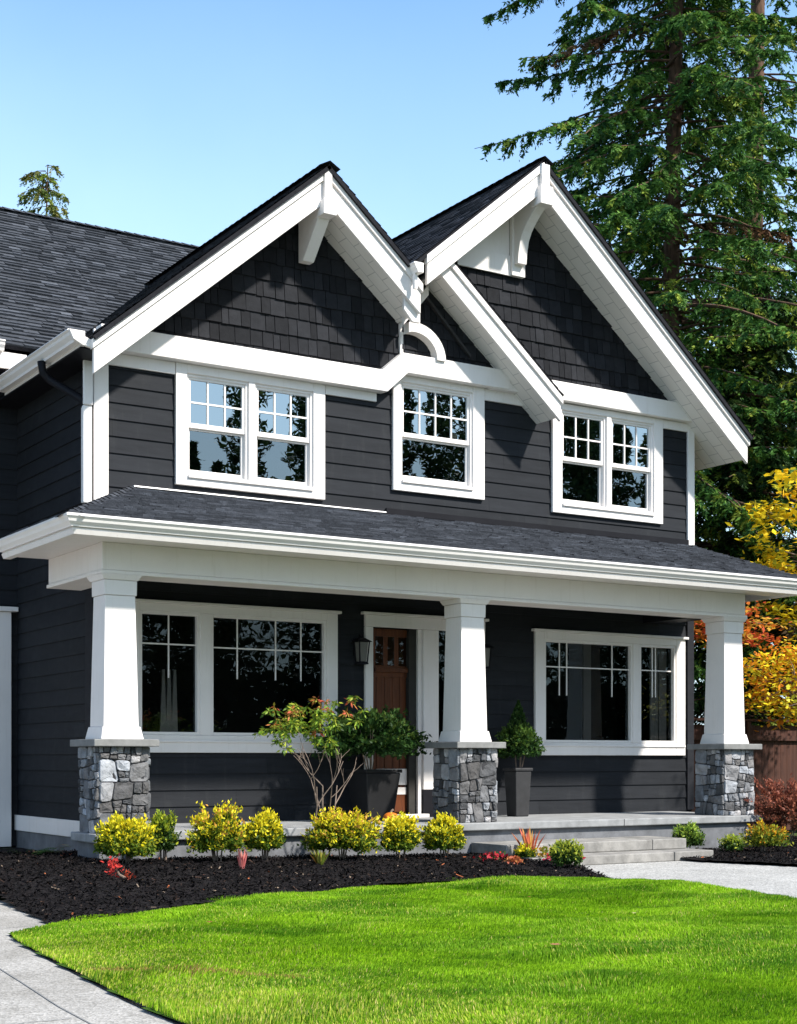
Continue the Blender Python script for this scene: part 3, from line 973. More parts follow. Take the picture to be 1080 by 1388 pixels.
# brackets
b = MB(); b.prism([(15.64, 7.06), (15.53, 7.06), (15.17, 7.44), (15.17, 7.76), (15.64, 7.76)], 'x', 8.52, 8.67)
br = b.build('gable_bracket', 'white', house, bevel=0.006)
b = MB(); b.box(8.51, 8.68, 15.01, 15.22, 7.46, 7.63); b.build('bracket_block', 'white', br, bevel=0.006)
b = MB(); b.box(8.545, 8.645, 15.05, 15.098, 7.632, 7.985); b.build('bracket_key', 'white', br, bevel=0.004)
prof = [(15.64, 8.42), (15.64, 7.58), (15.50, 7.58)]
arc = [(15.485, 7.72), (15.45, 7.86), (15.39, 7.96), (15.30, 8.05), (15.20, 8.13), (15.10, 8.19)]
b = MB(); b.prism(prof + arc + [(15.10, 8.42)], 'x', 11.66, 11.80)
br = b.build('gable_bracket', 'white', house, bevel=0.004)
b = MB(); b.box(11.63, 11.83, 14.98, 15.20, 8.19, 8.42); b.build('bracket_block', 'white', br, bevel=0.006)
b = MB(); b.box(11.63, 11.84, 15.58, 15.645, 7.44, 8.30); b.build('bracket_post', 'white', br, bevel=0.006)
b = MB(); b.box(11.665, 11.79, 15.00, 15.056, 8.42, 8.70); b.build('bracket_key', 'white', br, bevel=0.004)

# downspouts ------------------------------------------------------
b = MB(); b.box(5.86, 5.965, YW - 0.05, YW + 0.03, 3.98, 5.05); b.build('downspout', 'white_metal', house, bevel=0.015)
b = MB(); b.box(5.86, 5.965, YW - 0.07, YW - 0.03, 5.05, 5.62); b.build('downspout', 'white', house, bevel=0.008)
b = MB(); b.tube([(5.56, 16.15, 5.59), (5.58, 16.15, 5.46), (5.66, 16.12, 5.38), (5.88, 15.72, 5.12), (5.91, 15.70, 5.0)], 0.045, 8); b.build('downspout', 'black_paint', house, smooth=True)

# windows ---------------------------------------------------------
def ring(b, x0, x1, z0, z1, wl, y0, y1, wt=None, wb=None):
    wt = wt or wl; wb = wb or wl
    b.box(x0, x0 + wl, y0, y1, z0, z1); b.box(x1 - wl, x1, y0, y1, z0, z1)
    b.box(x0 + wl, x1 - wl, y0, y1, z1 - wt, z1); b.box(x0 + wl, x1 - wl, y0, y1, z0, z0 + wb)

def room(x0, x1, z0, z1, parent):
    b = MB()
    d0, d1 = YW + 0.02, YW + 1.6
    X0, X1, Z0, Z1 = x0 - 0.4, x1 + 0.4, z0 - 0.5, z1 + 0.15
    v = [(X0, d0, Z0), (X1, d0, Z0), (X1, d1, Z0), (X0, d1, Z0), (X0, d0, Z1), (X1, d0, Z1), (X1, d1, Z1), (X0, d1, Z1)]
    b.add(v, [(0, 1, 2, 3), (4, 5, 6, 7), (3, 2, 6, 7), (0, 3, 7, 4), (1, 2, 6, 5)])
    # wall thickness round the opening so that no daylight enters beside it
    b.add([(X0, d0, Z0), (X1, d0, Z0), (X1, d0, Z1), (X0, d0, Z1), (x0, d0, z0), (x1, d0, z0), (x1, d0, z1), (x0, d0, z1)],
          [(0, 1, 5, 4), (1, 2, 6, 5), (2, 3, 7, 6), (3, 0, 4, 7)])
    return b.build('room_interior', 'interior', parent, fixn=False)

def double_hung(win, x0, x1, z0, z1, zm, cols, glass):
    """frame opening x0..x1, z0..z1; meeting rail centred at zm; upper sash with cols x 2 lites"""
    b = MB(); ring(b, x0 - 0.035, x1 + 0.035, z0 - 0.03, z1 + 0.03, 0.035, YW - 0.028, YW + 0.05); b.build('frame', 'white', win, bevel=0.004)
    b = MB(); ring(b, x0, x1, zm - 0.028, z1, 0.034, YW - 0.010, YW + 0.03, 0.034, 0.056); b.build('sash', 'white', win, bevel=0.004)
    b = MB(); ring(b, x0, x1, z0, zm - 0.029, 0.034, YW + 0.022, YW + 0.055, 0.02, 0.055); b.build('sash', 'white', win, bevel=0.004)
    gx0, gx1, gz0, gz1 = x0 + 0.034, x1 - 0.034, zm + 0.028, z1 - 0.034
    b = MB()
    for k in range(1, cols):
        x = gx0 + (gx1 - gx0) * k / cols
        b.box(x - 0.010, x + 0.010, YW - 0.002, YW + 0.008, gz0, gz1)
    zc = gz0 + (gz1 - gz0) * 0.48
    b.box(gx0, gx1, YW - 0.003, YW + 0.007, zc - 0.010, zc + 0.010)
    b.build('muntin', 'white', win)
    b = MB(); b.add([(gx0, YW + 0.01, gz0), (gx1, YW + 0.01, gz0), (gx1, YW + 0.01, gz1), (gx0, YW + 0.01, gz1)], [(0, 1, 2, 3)]); b.build('pane', glass, win, fixn=False)
    b = MB(); b.add([(gx0, YW + 0.04, z0 + 0.055), (gx1, YW + 0.04, z0 + 0.055), (gx1, YW + 0.04, zm - 0.04), (gx0, YW + 0.04, zm - 0.04)], [(0, 1, 2, 3)]); b.build('pane', 'glass_screen', win, fixn=False)

YC0, YC1 = YW - 0.055, YW - 0.010
def upper_window(x0, x1, z0, z1, sashes, zm, cols):
    b = MB()
    a, c = sashes[0][0] - 0.03, sashes[-1][1] + 0.03
    b.box(x0, a, YC0, YC1, z0, z1); b.box(c, x1, YC0, YC1, z0, z1)
    zb, zt = sashes[0][2] - 0.025, sashes[0][3] + 0.025
    b.box(a, c, YC0, YC1, z0, zb); b.box(a, c, YC0, YC1, zt, z1)
    for k in range(len(sashes) - 1):
        b.box(sashes[k][1] + 0.03, sashes[k + 1][0] - 0.03, YC0, YC1, zb, zt)
    win = b.build('window', 'white', house, bevel=0.006)
    b = MB(); b.box(a + 0.01, c - 0.01, YC0 - 0.025, YC0 - 0.001, zb - 0.03, zb + 0.012); b.build('sill', 'white', win, bevel=0.006)
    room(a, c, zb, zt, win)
    for s in sashes:
        double_hung(win, *s, zm, cols, 'glass')
    return win
upper_window(6.955, 8.89, 4.29, 5.668, [(7.12, 7.84, 4.43, 5.54), (7.985, 8.70, 4.43, 5.54)], 4.985, 3)
upper_window(9.856, 11.24, 4.505, 5.938, [(10.0, 11.03, 4.66, 5.83)], 5.215, 4)
upper_window(12.347, 14.291, 4.45, 5.91, [(12.53, 13.245, 4.60, 5.80), (13.385, 14.10, 4.60, 5.80)], 5.19, 3)

def porch_window(x0, x1, z0, z1, head, panes, grilles, dark_mull=()):
    """fixed lights: panes (x0,x1,z0,z1), grilles ((vertical xs), bar z, foot z) per pane"""
    b = MB()
    a, c = panes[0][0], panes[-1][1]
    zb, zt = panes[0][2], panes[0][3]
    b.box(x0, a - 0.035, YC0, YC1, z0, z1); b.box(c + 0.035, x1, YC0, YC1, z0, z1)
    b.box(a - 0.035, c + 0.035, YC0, YC1, z0, zb - 0.035); b.box(a - 0.035, c + 0.035, YC0, YC1, zt + 0.035, z1)
    win = b.build('window', 'white', house, bevel=0.006)
    b = MB(); b.box(x0 - head, x1 + head, YC0 - 0.03, YC1 + 0.001, z1 + 0.001, z1 + 0.035); b.build('head_cap', 'white', win, bevel=0.006)
    b = MB(); b.box(x0 + 0.01, x1 - 0.01, YC0 - 0.018, YC0 - 0.001, z0 + 0.115, z0 + 0.14); b.build('sill', 'white', win, bevel=0.005)
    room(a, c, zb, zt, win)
    for k, p in enumerate(panes):
        fm = MB(); ring(fm, p[0] - 0.034, p[1] + 0.034, p[2] - 0.034, p[3] + 0.034, 0.034, YC0 + 0.012, YW + 0.03); fm.build('frame', 'white', win, bevel=0.004)
        g = MB(); g.add([(p[0], YW + 0.012, p[2]), (p[1], YW + 0.012, p[2]), (p[1], YW + 0.012, p[3]), (p[0], YW + 0.012, p[3])], [(0, 1, 2, 3)]); g.build('pane', 'glass_low', win, fixn=False)
        xs, bz, fz = grilles[k]
        if xs:
            g = MB()
            for x in xs:
                g.box(x - 0.008, x + 0.008, YW - 0.001, YW + 0.008, fz, p[3])
            g.box(p[0], p[1], YW - 0.002, YW + 0.007, bz - 0.008, bz + 0.008)
            g.build('muntin', 'white', win)
        if k < len(panes) - 1:
            xa, xb = p[1] + 0.034, panes[k + 1][0] - 0.034
            if xb > xa + 0.005:
                g = MB(); g.box(xa, xb, YC0 + 0.002, YC1, zb - 0.034, zt + 0.034); g.build('mullion', 'greypot' if k in dark_mull else 'white', win, bevel=0.005)
    return win
lwin = porch_window(6.40, 9.065, 1.255, 2.93, 0.04, [(6.55, 7.22, 1.488, 2.808), (7.425, 8.88, 1.488, 2.808)],
                    [((6.887,), 2.48, 2.10), ((7.747, 8.248, 8.588), 2.465, 2.11)])
b = MB()
for k, x in enumerate((6.86, 6.93, 7.0)):
    b.prism([(x - 0.045, 1.3), (x - 0.02, 1.38), (x + 0.02, 1.36), (x + 0.045, 1.3), (x + 0.02, 2.2), (x - 0.01, 2.2)], 'y', YW + 0.09, YW + 0.11)
b.build('curtain', 'curtain', lwin)
rwin = porch_window(12.06, 14.71, 1.232, 2.86, 0.04, [(12.242, 13.71, 1.436, 2.73), (13.90, 14.503, 1.436, 2.73)],
                    [((12.50, 12.625, 13.412), 2.407, 2.03), ((14.2, 14.14), 2.41, 2.04)])
b = MB(); b.box(12.925, 13.055, YW + 0.016, YW + 0.05, 1.437, 2.729); b.build('meeting_stile', 'stile', rwin)
b = MB()
for x in (14.22, 14.30, 14.38, 14.46):
    b.prism([(x - 0.04, 1.3), (x, 1.3), (x + 0.03, 1.3), (x + 0.03, 2.8), (x - 0.04, 2.8)], 'y', YW + 0.09 + 0.02 * math.sin(x * 40), YW + 0.11 + 0.02 * math.sin(x * 40))
b.build('curtain', 'curtain', rwin)

# front door with sidelight ---------------------------------------
b = MB()
b.box(9.455, 9.565, YC0, YC1, 0.455, 2.80); b.box(10.30, 10.53, YC0, YC1, 0.80, 2.80); b.box(11.02, 11.25, YC0, YC1, 0.80, 2.80)
b.box(9.455, 11.25, YC0, YC1, 2.802, 2.945)
df = b.build('door_frame', 'white', house, bevel=0.006)
b = MB(); b.box(9.41, 11.29, YC0 - 0.03, YC1, 2.947, 2.98); b.build('head_cap', 'white', df, bevel=0.005)
b = MB(); b.box(10.24, 10.298, YW - 0.02, YW + 0.12, 0.49, 2.80); b.build('jamb', 'white', df, bevel=0.004)
b = MB(); b.box(10.30, 10.53, YC0 + 0.004, YC1, 0.46, 0.798); b.box(10.53, 11.25, YC0 + 0.004, YC1, 0.46, 0.798); b.build('base_panel', 'black_paint', df)
b = MB(); b.add([(10.53, YW, 0.80), (11.02, YW, 0.80), (11.02, YW, 2.80), (10.53, YW, 2.80)], [(0, 1, 2, 3)]); b.build('sidelight_pane', 'glass_low', df, fixn=False)
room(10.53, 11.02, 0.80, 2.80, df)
b = MB(); b.box(9.52, 10.32, YW - 0.16, YW - 0.06, 0.456, 0.50); b.build('threshold', 'white_metal', df, bevel=0.005)
YD = YW + 0.09
b = MB(); b.box(9.567, 10.238, YD, YD + 0.045, 0.50, 2.80); door = b.build('front_door', 'door', house)
b = MB()
b.box(9.57, 9.67, YD - 0.018, YD - 0.001, 0.52, 2.79); b.box(10.135, 10.236, YD - 0.018, YD - 0.001, 0.52, 2.79)
b.box(9.67, 10.135, YD - 0.018, YD - 0.001, 0.52, 0.78); b.box(9.67, 10.135, YD - 0.018, YD - 0.001, 2.70, 2.79); b.box(9.67, 10.135, YD - 0.018, YD - 0.001, 2.20, 2.34)
for x in (9.82, 9.98): b.box(x - 0.03, x + 0.03, YD - 0.017, YD - 0.001, 2.34, 2.70)
for x in (9.74, 9.86, 9.98, 10.08): b.box(x - 0.045, x + 0.045, YD - 0.008, YD - 0.001, 0.78, 2.20)
b.box(9.65, 10.155, YD - 0.05, YD - 0.019, 2.26, 2.31)
b.build('door_panel', 'door', door, bevel=0.004)
for x0, x1 in ((9.67, 9.79), (9.85, 9.95), (10.01, 10.135)):
    b = MB(); b.add([(x0, YD - 0.004, 2.34), (x1, YD - 0.004, 2.34), (x1, YD - 0.004, 2.70), (x0, YD - 0.004, 2.70)], [(0, 1, 2, 3)]); b.build('door_lite', 'glass_low', door, fixn=False)
b = MB(); b.box(10.165, 10.205, YD - 0.030, YD - 0.019, 1.30, 1.72); b.tube([(10.185, YD - 0.03, 1.36), (10.185, YD - 0.075, 1.40), (10.185, YD - 0.075, 1.58), (10.185, YD - 0.03, 1.62)], 0.011, 6); b.build('handle', 'black_paint', door)
b = MB(); b.box(9.68, 10.13, YD - 0.024, YD - 0.0185, 0.86, 1.06); b.box(9.66, 10.12, YD - 0.026, YD - 0.0185, 0.74, 0.83); b.build('pale_plate', 'white', door, bevel=0.003)

# lanterns --------------------------------------------------------
def lantern(x, z):
    b = MB(); b.box(x - 0.05, x + 0.05, YW - 0.035, YW - 0.016, z - 0.10, z + 0.12); b.tube([(x, YW - 0.03, z + 0.06), (x, YW - 0.10, z + 0.16), (x, YW - 0.13, z + 0.13)], 0.012, 6)
    o = b.build('wall_lantern', 'black_paint', house)
    y = YW - 0.13
    b = MB(); b.frustum(x, y, z + 0.07, z + 0.12, 0.10, 0.03); b.frustum(x, y, z - 0.20, z - 0.17, 0.065, 0.055)
    for sx in (-1, 1):
        for sy in (-1, 1):
            b.hexa([(x + sx * 0.052 - 0.006, y + sy * 0.052 - 0.006, z - 0.17), (x + sx * 0.052 + 0.006, y + sy * 0.052 - 0.006, z - 0.17), (x + sx * 0.052 + 0.006, y + sy * 0.052 + 0.006, z - 0.17), (x + sx * 0.052 - 0.006, y + sy * 0.052 + 0.006, z - 0.17),
                    (x + sx * 0.07 - 0.006, y + sy * 0.07 - 0.006, z + 0.07), (x + sx * 0.07 + 0.006, y + sy * 0.07 - 0.006, z + 0.07), (x + sx * 0.07 + 0.006, y + sy * 0.07 + 0.006, z + 0.07), (x + sx * 0.07 - 0.006, y + sy * 0.07 + 0.006, z + 0.07)])
    b.build('lantern_cage', 'black_paint', o)
    b = MB(); b.frustum(x, y, z - 0.165, z + 0.065, 0.044, 0.058); b.build('lantern_glass', 'frost', o)
lantern(9.35, 2.53); lantern(11.17, 2.53)

# porch slab and foundation ---------------------------------------
b = MB(); b.box(5.985, 14.47, 13.93, YW - 0.018, 0.367, 0.455); b.box(5.34, 5.985, 13.93, 14.63, 0.357, 0.445); b.build('porch_slab', 'slabtop', house, bevel=0.012)
b = MB(); b.box(6.02, 14.42, 13.99, YW + 0.02, -0.02, 0.365); b.box(5.40, 6.02, 13.985, 14.58, -0.02, 0.355); b.build('foundation', 'concrete', house)
b = MB(); b.box(5.98, 6.018, 14.582, 18.3, -0.02, 0.295); b.build('foundation', 'concrete', house)
b = MB(); b.box(5.950, 5.982, 14.635, 18.28, 0.30, 0.49); b.build('skirt_board', 'white', house, bevel=0.006)
for x in (9.40, 12.09):
    b = MB(); b.box(x, x + 0.006, 13.926, 13.9299, 0.37, 0.452); b.build('slab_joint', 'mortar', house)

# garage door in the wing -----------------------------------------
b = MB(); b.box(5.62, 5.89, 18.2, 18.285, 0.10, 3.0); b.box(2.40, 2.67, 18.2, 18.285, 0.0, 3.0); b.box(2.67, 5.62, 18.2, 18.285, 2.72, 3.0); gf = b.build('garage_frame', 'white', house, bevel=0.008)
b = MB(); b.box(2.33, 5.965, 18.16, 18.29, 3.002, 3.06); b.build('head_cap', 'white', gf, bevel=0.006)
b = MB()
for k in range(4): b.box(2.67, 5.62, 18.30, 18.34, 0.005 + k * 0.68, 0.675 + k * 0.68)
b.build('garage_door', 'white', house, bevel=0.01)

# columns on stone piers ------------------------------------------
def stone_cells(W, H):
    """angular fitted ledge stones: the face is split again and again along slightly slanted lines"""
    out = []
    def go(poly, lvl):
        xs = [p[0] for p in poly]; ys = [p[1] for p in poly]
        w_, h_ = max(xs) - min(xs), max(ys) - min(ys)
        big = max(w_, h_)
        if big < 0.11 or (lvl > 2 and big < 0.26 and max(w_, h_) / max(min(w_, h_), 1e-4) < 1.9 and random.random() < 0.42):
            out.append(poly); return
        t = random.uniform(0.34, 0.66)
        an = random.uniform(-0.24, 0.24)
        if w_ > h_ * random.uniform(0.85, 1.25):
            n_ = (math.cos(an), math.sin(an)); c0 = (min(xs) + w_ * t, (min(ys) + max(ys)) / 2)
        else:
            n_ = (math.sin(an * 0.7), math.cos(an * 0.7)); c0 = ((min(xs) + max(xs)) / 2, min(ys) + h_ * t)
        c = n_[0] * c0[0] + n_[1] * c0[1]
        g = 0.0048
        for q in (clip_half(poly, n_[0], n_[1], c - g), clip_half(poly, -n_[0], -n_[1], -c - g)):
            if len(q) >= 3: go(q, lvl + 1)
    go([(0, 0), (W, 0), (W, H), (0, H)], 0)
    return out

def stone_face(b, org, u, v, nrm, W, H):
    for poly in stone_cells(W, H):
        cx = sum(p[0] for p in poly) / len(poly); cy = sum(p[1] for p in poly) / len(poly)
        ext = max(max(p[0] for p in poly) - min(p[0] for p in poly), max(p[1] for p in poly) - min(p[1] for p in poly))
        if ext < 0.03: continue
        # knock the corners off, keep the arrises at the pier's own edges
        pts = []
        n0 = len(poly)
        for i in range(n0):
            p, q = poly[i], poly[(i + 1) % n0]
            c = random.uniform(0.06, 0.17)
            pts += [(p[0] + (q[0] - p[0]) * c, p[1] + (q[1] - p[1]) * c), (p[0] + (q[0] - p[0]) * 0.5 + random.uniform(-.004, .004), p[1] + (q[1] - p[1]) * 0.5 + random.uniform(-.004, .004)), (p[0] + (q[0] - p[0]) * (1 - c), p[1] + (q[1] - p[1]) * (1 - c))]
        th = random.uniform(0.010, 0.034)
        tu, tv = random.uniform(-0.14, 0.14), random.uniform(-0.14, 0.14)
        gsh = random.choice([0.075, 0.10, 0.13, 0.17, 0.21, 0.26, 0.33, 0.44]) * random.uniform(0.85, 1.15)
        tint = random.uniform(-0.05, 0.06)
        col = (gsh * (1 + tint), gsh * 1.01, gsh * (1.06 - tint))
        n = len(pts)
        def W3(p, d): return tuple(Vector(org) + Vector(u) * p[0] + Vector(v) * p[1] + Vector(nrm) * d)
        def ins(p, sc): return (cx + (p[0] - cx) * sc, cy + (p[1] - cy) * sc)
        r0 = [W3(p, -0.03) for p in pts]
        r1 = [W3(p, th * 0.6) for p in pts]
        r2 = [W3(ins(p, 0.945), th * 0.92 + 0.5 * (tu * (p[0] - cx) + tv * (p[1] - cy)) + random.uniform(-.003, .003)) for p in pts]
        r3 = [W3(ins(p, 0.62), th + tu * (p[0] - cx) + tv * (p[1] - cy) + random.uniform(-.005, .005)) for p in pts]
        ctr = W3((cx, cy), th + random.uniform(0, 0.010))
        vs = r0 + r1 + r2 + r3 + [ctr]
        fs = []
        for k in range(3):
            fs += [(k * n + i, k * n + (i + 1) % n, (k + 1) * n + (i + 1) % n, (k + 1) * n + i) for i in range(n)]
        fs += [(3 * n + i, 3 * n + (i + 1) % n, 4 * n) for i in range(n)]
        b.add(vs, fs, col)

def column(x0):
    y0, wd = 14.0, 0.565
    x1, y1 = x0 + wd, y0 + wd
    z0, zt = 0.455, 1.305
    if x0 < 6: z0 = 0.44
    cx, cy = (x0 + x1) / 2, (y0 + y1) / 2
    b = MB(); b.frustum(cx, cy, 1.505, 2.815, 0.186, 0.160)
    colo = b.build('porch_column', 'white', house, bevel=0.006)
    b = MB(); b.frustum(cx, cy, 1.379, 1.505, 0.226, 0.200); b.build('column_base', 'white', colo, bevel=0.008)
    b = MB(); b.frustum(cx, cy, 2.817, 2.965, 0.172, 0.174); b.build('column_neck', 'white', colo, bevel=0.005)
    b = MB(); b.frustum(cx, cy, 2.967, 3.02, 0.185, 0.215); b.build('column_capital', 'white', colo, bevel=0.006)
    b = MB(); i = 0.028; b.box(x0 + i, x1 - i, y0 + i, y1 - i, z0 + 0.001, zt)
    pier = b.build('stone_pier', 'mortar', house)
    b = MB(); i = 0.026; H = zt - z0 - 0.004; W_ = wd - 2 * i
    stone_face(b, (x0 + i, y0 + i, z0 + 0.002), (1, 0, 0), (0, 0, 1), (0, -1, 0), W_, H)
    stone_face(b, (x0 + i, y1 - i, z0 + 0.002), (0, -1, 0), (0, 0, 1), (-1, 0, 0), W_, H)
    stone_face(b, (x1 - i, y0 + i, z0 + 0.002), (0, 1, 0), (0, 0, 1), (1, 0, 0), W_, H)
    stone_face(b, (x1 - i, y1 - i, z0 + 0.002), (-1, 0, 0), (0, 0, 1), (0, 1, 0), W_, H)
    o = b.build('stone_veneer', 'stone', pier, colors=True)
    b = MB(); b.box(x0 - 0.06, x1 + 0.06, y0 - 0.06, y1 + 0.06, 1.306, 1.378); b.build('cap_stone', 'capstone', pier, bevel=0.008)
for x in (5.392, 9.694, 13.832): column(x)

# ------------------------------------------------------------------ steps
def step_stone(name, pieces, z0, z1, label):
    b = MB()
    for (x0, x1, y0, y1) in pieces:
        nx = max(2, int((x1 - x0) / 0.12))
        top, bot = [], []
        fr = []
        for k in range(nx + 1):
            x = x0 + (x1 - x0) * k / nx
            jit = random.uniform(-0.008, 0.008)
            fr.append((x, y0 + jit))
        poly = fr + [(x1, y1), (x0, y1)]
        b.prism(poly, 'z', z0, z1 - random.uniform(0, 0.003))
    o = b.build(name, 'step', loc=((pieces[0][0] + pieces[-1][1]) / 2, pieces[0][2] + 0.2, z0), bevel=0.01)
    return tag(o, label, 'step')
step_stone('stone_step', [(9.9, 11.95, 12.90, 13.985), (11.96, 12.58, 12.90, 13.985)], 0.005, 0.112, 'lower wide flagstone step at the head of the front path')
step_stone('stone_step', [(9.85, 11.98, 13.30, 13.98), (11.99, 12.52, 13.30, 13.98)], 0.113, 0.235, 'upper pale stone step against the porch slab')

# ------------------------------------------------------------------ foliage builders
def sx(px, Y):
    """x of the spot at depth Y that lies on the bearing measured in the photograph"""
    return Y * math.tan(R(32.4) + math.atan((px - 540) / 2032))

def shoot_shrub(name, x, y, z, rx, rz, nshoot, nleaf, inner, outer, label, cat='shrub', group=None, lsize=0.0195, tipbias=0.55, stems=5, ragged=0.15, flat_=1.0, lift=0.0, outlow=None):
    """rounded shrub of leafy shoots; 'outer' colours are the new growth at the shoot ends, 'inner' the older leaves"""
    root = empty(name, (x, y, z), label, cat, group)
    b = MB()
    for k in range(stems):
        a = random.uniform(0, 6.28)
        r = rx * random.uniform(0.3, 0.75)
        b.tube([(x + 0.03 * math.cos(a), y + 0.03 * math.sin(a), z - 0.02), (x + r * 0.5 * math.cos(a), y + r * 0.5 * math.sin(a), z + rz * 0.8 + lift * 0.5), (x + r * math.cos(a), y + r * math.sin(a), z + rz * 1.4 + lift)], [0.010, 0.007, 0.003], 5)
    b.build('stem', 'twig', root)
    d = rand_dirs(nshoot)
    d[:, 2] = np.abs(d[:, 2]) * 1.25 - 0.45
    d = unit(d)
    lump = 1 + ragged * np.sin(d[:, 0] * 5 + x * 3) * np.cos(d[:, 1] * 4 + y) + RNG.normal(0, ragged * 0.6, nshoot)
    r0 = RNG.uniform(0.25, 0.65, nshoot)
    cen = np.array([x, y, z + rz * 0.92 + lift])
    S = np.array([rx, rx * flat_, rz])
    t = RNG.random((nshoot, nleaf)) ** 0.75
    rad = (r0[:, None] + (lump[:, None] - r0[:, None]) * t)
    P = cen + d[:, None, :] * rad[..., None] * S
    P = P + RNG.normal(0, 0.018, P.shape) + np.array([0, 0, 1]) * (0.04 * t[..., None] ** 2)
    P = P.reshape(-1, 3)
    tt = t.reshape(-1)
    dd = np.repeat(d, nleaf, axis=0)
    keep = P[:, 2] > z - 0.01
    P, tt, dd = P[keep], tt[keep], dd[keep]
    n = len(P)
    up = unit(dd * 0.7 + rand_dirs(n) * 0.8 + np.array([0, 0, 0.35]))
    side = unit(np.cross(up, rand_dirs(n)))
    L = lsize * RNG.uniform(0.7, 1.35, (n, 1))
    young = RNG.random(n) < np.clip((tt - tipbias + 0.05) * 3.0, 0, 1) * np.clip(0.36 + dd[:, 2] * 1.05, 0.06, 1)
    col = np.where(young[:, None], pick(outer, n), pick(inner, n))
    np_mesh('foliage', leaves(P, up * L, side * L * 0.48), 4, col, 'leaf', root)
    return root

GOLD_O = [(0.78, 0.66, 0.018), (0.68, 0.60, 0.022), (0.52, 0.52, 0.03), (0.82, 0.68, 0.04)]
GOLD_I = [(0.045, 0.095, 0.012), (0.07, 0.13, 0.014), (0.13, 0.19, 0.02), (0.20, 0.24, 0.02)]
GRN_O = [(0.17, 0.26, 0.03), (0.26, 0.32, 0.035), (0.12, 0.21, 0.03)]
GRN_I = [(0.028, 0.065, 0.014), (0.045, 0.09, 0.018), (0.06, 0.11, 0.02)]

gg = 'yellow-tipped shrubs along the porch'
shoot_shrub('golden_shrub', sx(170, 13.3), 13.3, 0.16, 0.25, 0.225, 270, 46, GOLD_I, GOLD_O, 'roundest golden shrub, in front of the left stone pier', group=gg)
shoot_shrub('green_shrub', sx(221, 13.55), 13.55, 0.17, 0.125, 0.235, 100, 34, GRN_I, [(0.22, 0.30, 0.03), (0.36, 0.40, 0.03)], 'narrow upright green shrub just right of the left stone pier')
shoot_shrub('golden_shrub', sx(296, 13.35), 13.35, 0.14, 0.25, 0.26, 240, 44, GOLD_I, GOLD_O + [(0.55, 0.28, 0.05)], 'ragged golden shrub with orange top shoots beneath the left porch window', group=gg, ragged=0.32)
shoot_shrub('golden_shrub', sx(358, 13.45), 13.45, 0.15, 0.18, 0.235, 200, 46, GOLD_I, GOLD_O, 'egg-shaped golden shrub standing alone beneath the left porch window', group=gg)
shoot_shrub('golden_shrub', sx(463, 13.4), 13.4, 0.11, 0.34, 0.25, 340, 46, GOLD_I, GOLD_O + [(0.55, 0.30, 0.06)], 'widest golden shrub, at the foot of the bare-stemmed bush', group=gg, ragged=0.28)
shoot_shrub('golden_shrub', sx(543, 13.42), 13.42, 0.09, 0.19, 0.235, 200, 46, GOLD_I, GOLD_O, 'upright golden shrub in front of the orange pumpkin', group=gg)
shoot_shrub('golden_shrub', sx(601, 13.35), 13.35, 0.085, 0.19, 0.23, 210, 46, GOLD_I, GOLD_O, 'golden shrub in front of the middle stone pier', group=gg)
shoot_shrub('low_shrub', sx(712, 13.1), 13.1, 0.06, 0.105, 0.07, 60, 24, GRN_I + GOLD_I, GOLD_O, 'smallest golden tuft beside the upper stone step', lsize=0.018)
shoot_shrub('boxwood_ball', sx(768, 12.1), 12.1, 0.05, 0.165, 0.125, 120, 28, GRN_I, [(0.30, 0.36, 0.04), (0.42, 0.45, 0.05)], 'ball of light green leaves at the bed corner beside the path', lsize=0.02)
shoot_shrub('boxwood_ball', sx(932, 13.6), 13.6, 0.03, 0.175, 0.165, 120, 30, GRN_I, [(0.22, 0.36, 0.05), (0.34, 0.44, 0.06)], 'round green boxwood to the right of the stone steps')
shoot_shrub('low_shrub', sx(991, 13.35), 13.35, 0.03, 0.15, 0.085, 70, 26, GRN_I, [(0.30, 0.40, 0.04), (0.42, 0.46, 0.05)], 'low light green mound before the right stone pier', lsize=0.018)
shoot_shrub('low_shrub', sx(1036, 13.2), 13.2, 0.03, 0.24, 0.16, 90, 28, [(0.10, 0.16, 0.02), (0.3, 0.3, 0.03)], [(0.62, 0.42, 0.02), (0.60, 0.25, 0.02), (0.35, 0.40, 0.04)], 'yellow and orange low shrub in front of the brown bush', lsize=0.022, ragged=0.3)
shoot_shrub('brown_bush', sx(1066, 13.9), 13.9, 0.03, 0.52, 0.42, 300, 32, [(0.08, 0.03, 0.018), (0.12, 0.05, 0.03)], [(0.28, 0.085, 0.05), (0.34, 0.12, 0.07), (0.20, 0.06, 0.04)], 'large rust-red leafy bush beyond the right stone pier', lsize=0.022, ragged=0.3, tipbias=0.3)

def spiky(name, x, y, z, n, h, spread, cols, label, wd=0.012, cat='plant', group=None):
    """clump of strap leaves"""
    P, cc = [], []
    for k in range(n):
        a = random.uniform(0, 6.28)
        s = random.uniform(0.2, 1) * spread
        hh = h * random.uniform(0.6, 1.1)
        base = np.array([x + 0.02 * math.cos(a), y + 0.02 * math.sin(a), z])
        tip = np.array([x + s * math.cos(a), y + s * math.sin(a), z + hh])
        mid = base * 0.45 + tip * 0.55 + np.array([0, 0, hh * 0.12])
        sd = np.array([-math.sin(a), math.cos(a), 0]) * wd
        P += [base - sd * .6, base + sd * .6, mid + sd, tip, mid - sd]
        cc.append(np.array(random.choice(cols)) * random.uniform(0.8, 1.2))
    o = np_mesh(name, np.array(P), 5, np.array(cc), 'leaf', loc=(x, y, z))
    return tag(o, label, cat, group)
spiky('orange_grass_plant', 10.02, 13.1, 0.09, 26, 0.34, 0.22, [(0.60, 0.20, 0.08), (0.50, 0.12, 0.07), (0.62, 0.35, 0.10)], 'spiky orange-red plant to the right of the middle stone pier', 0.014)
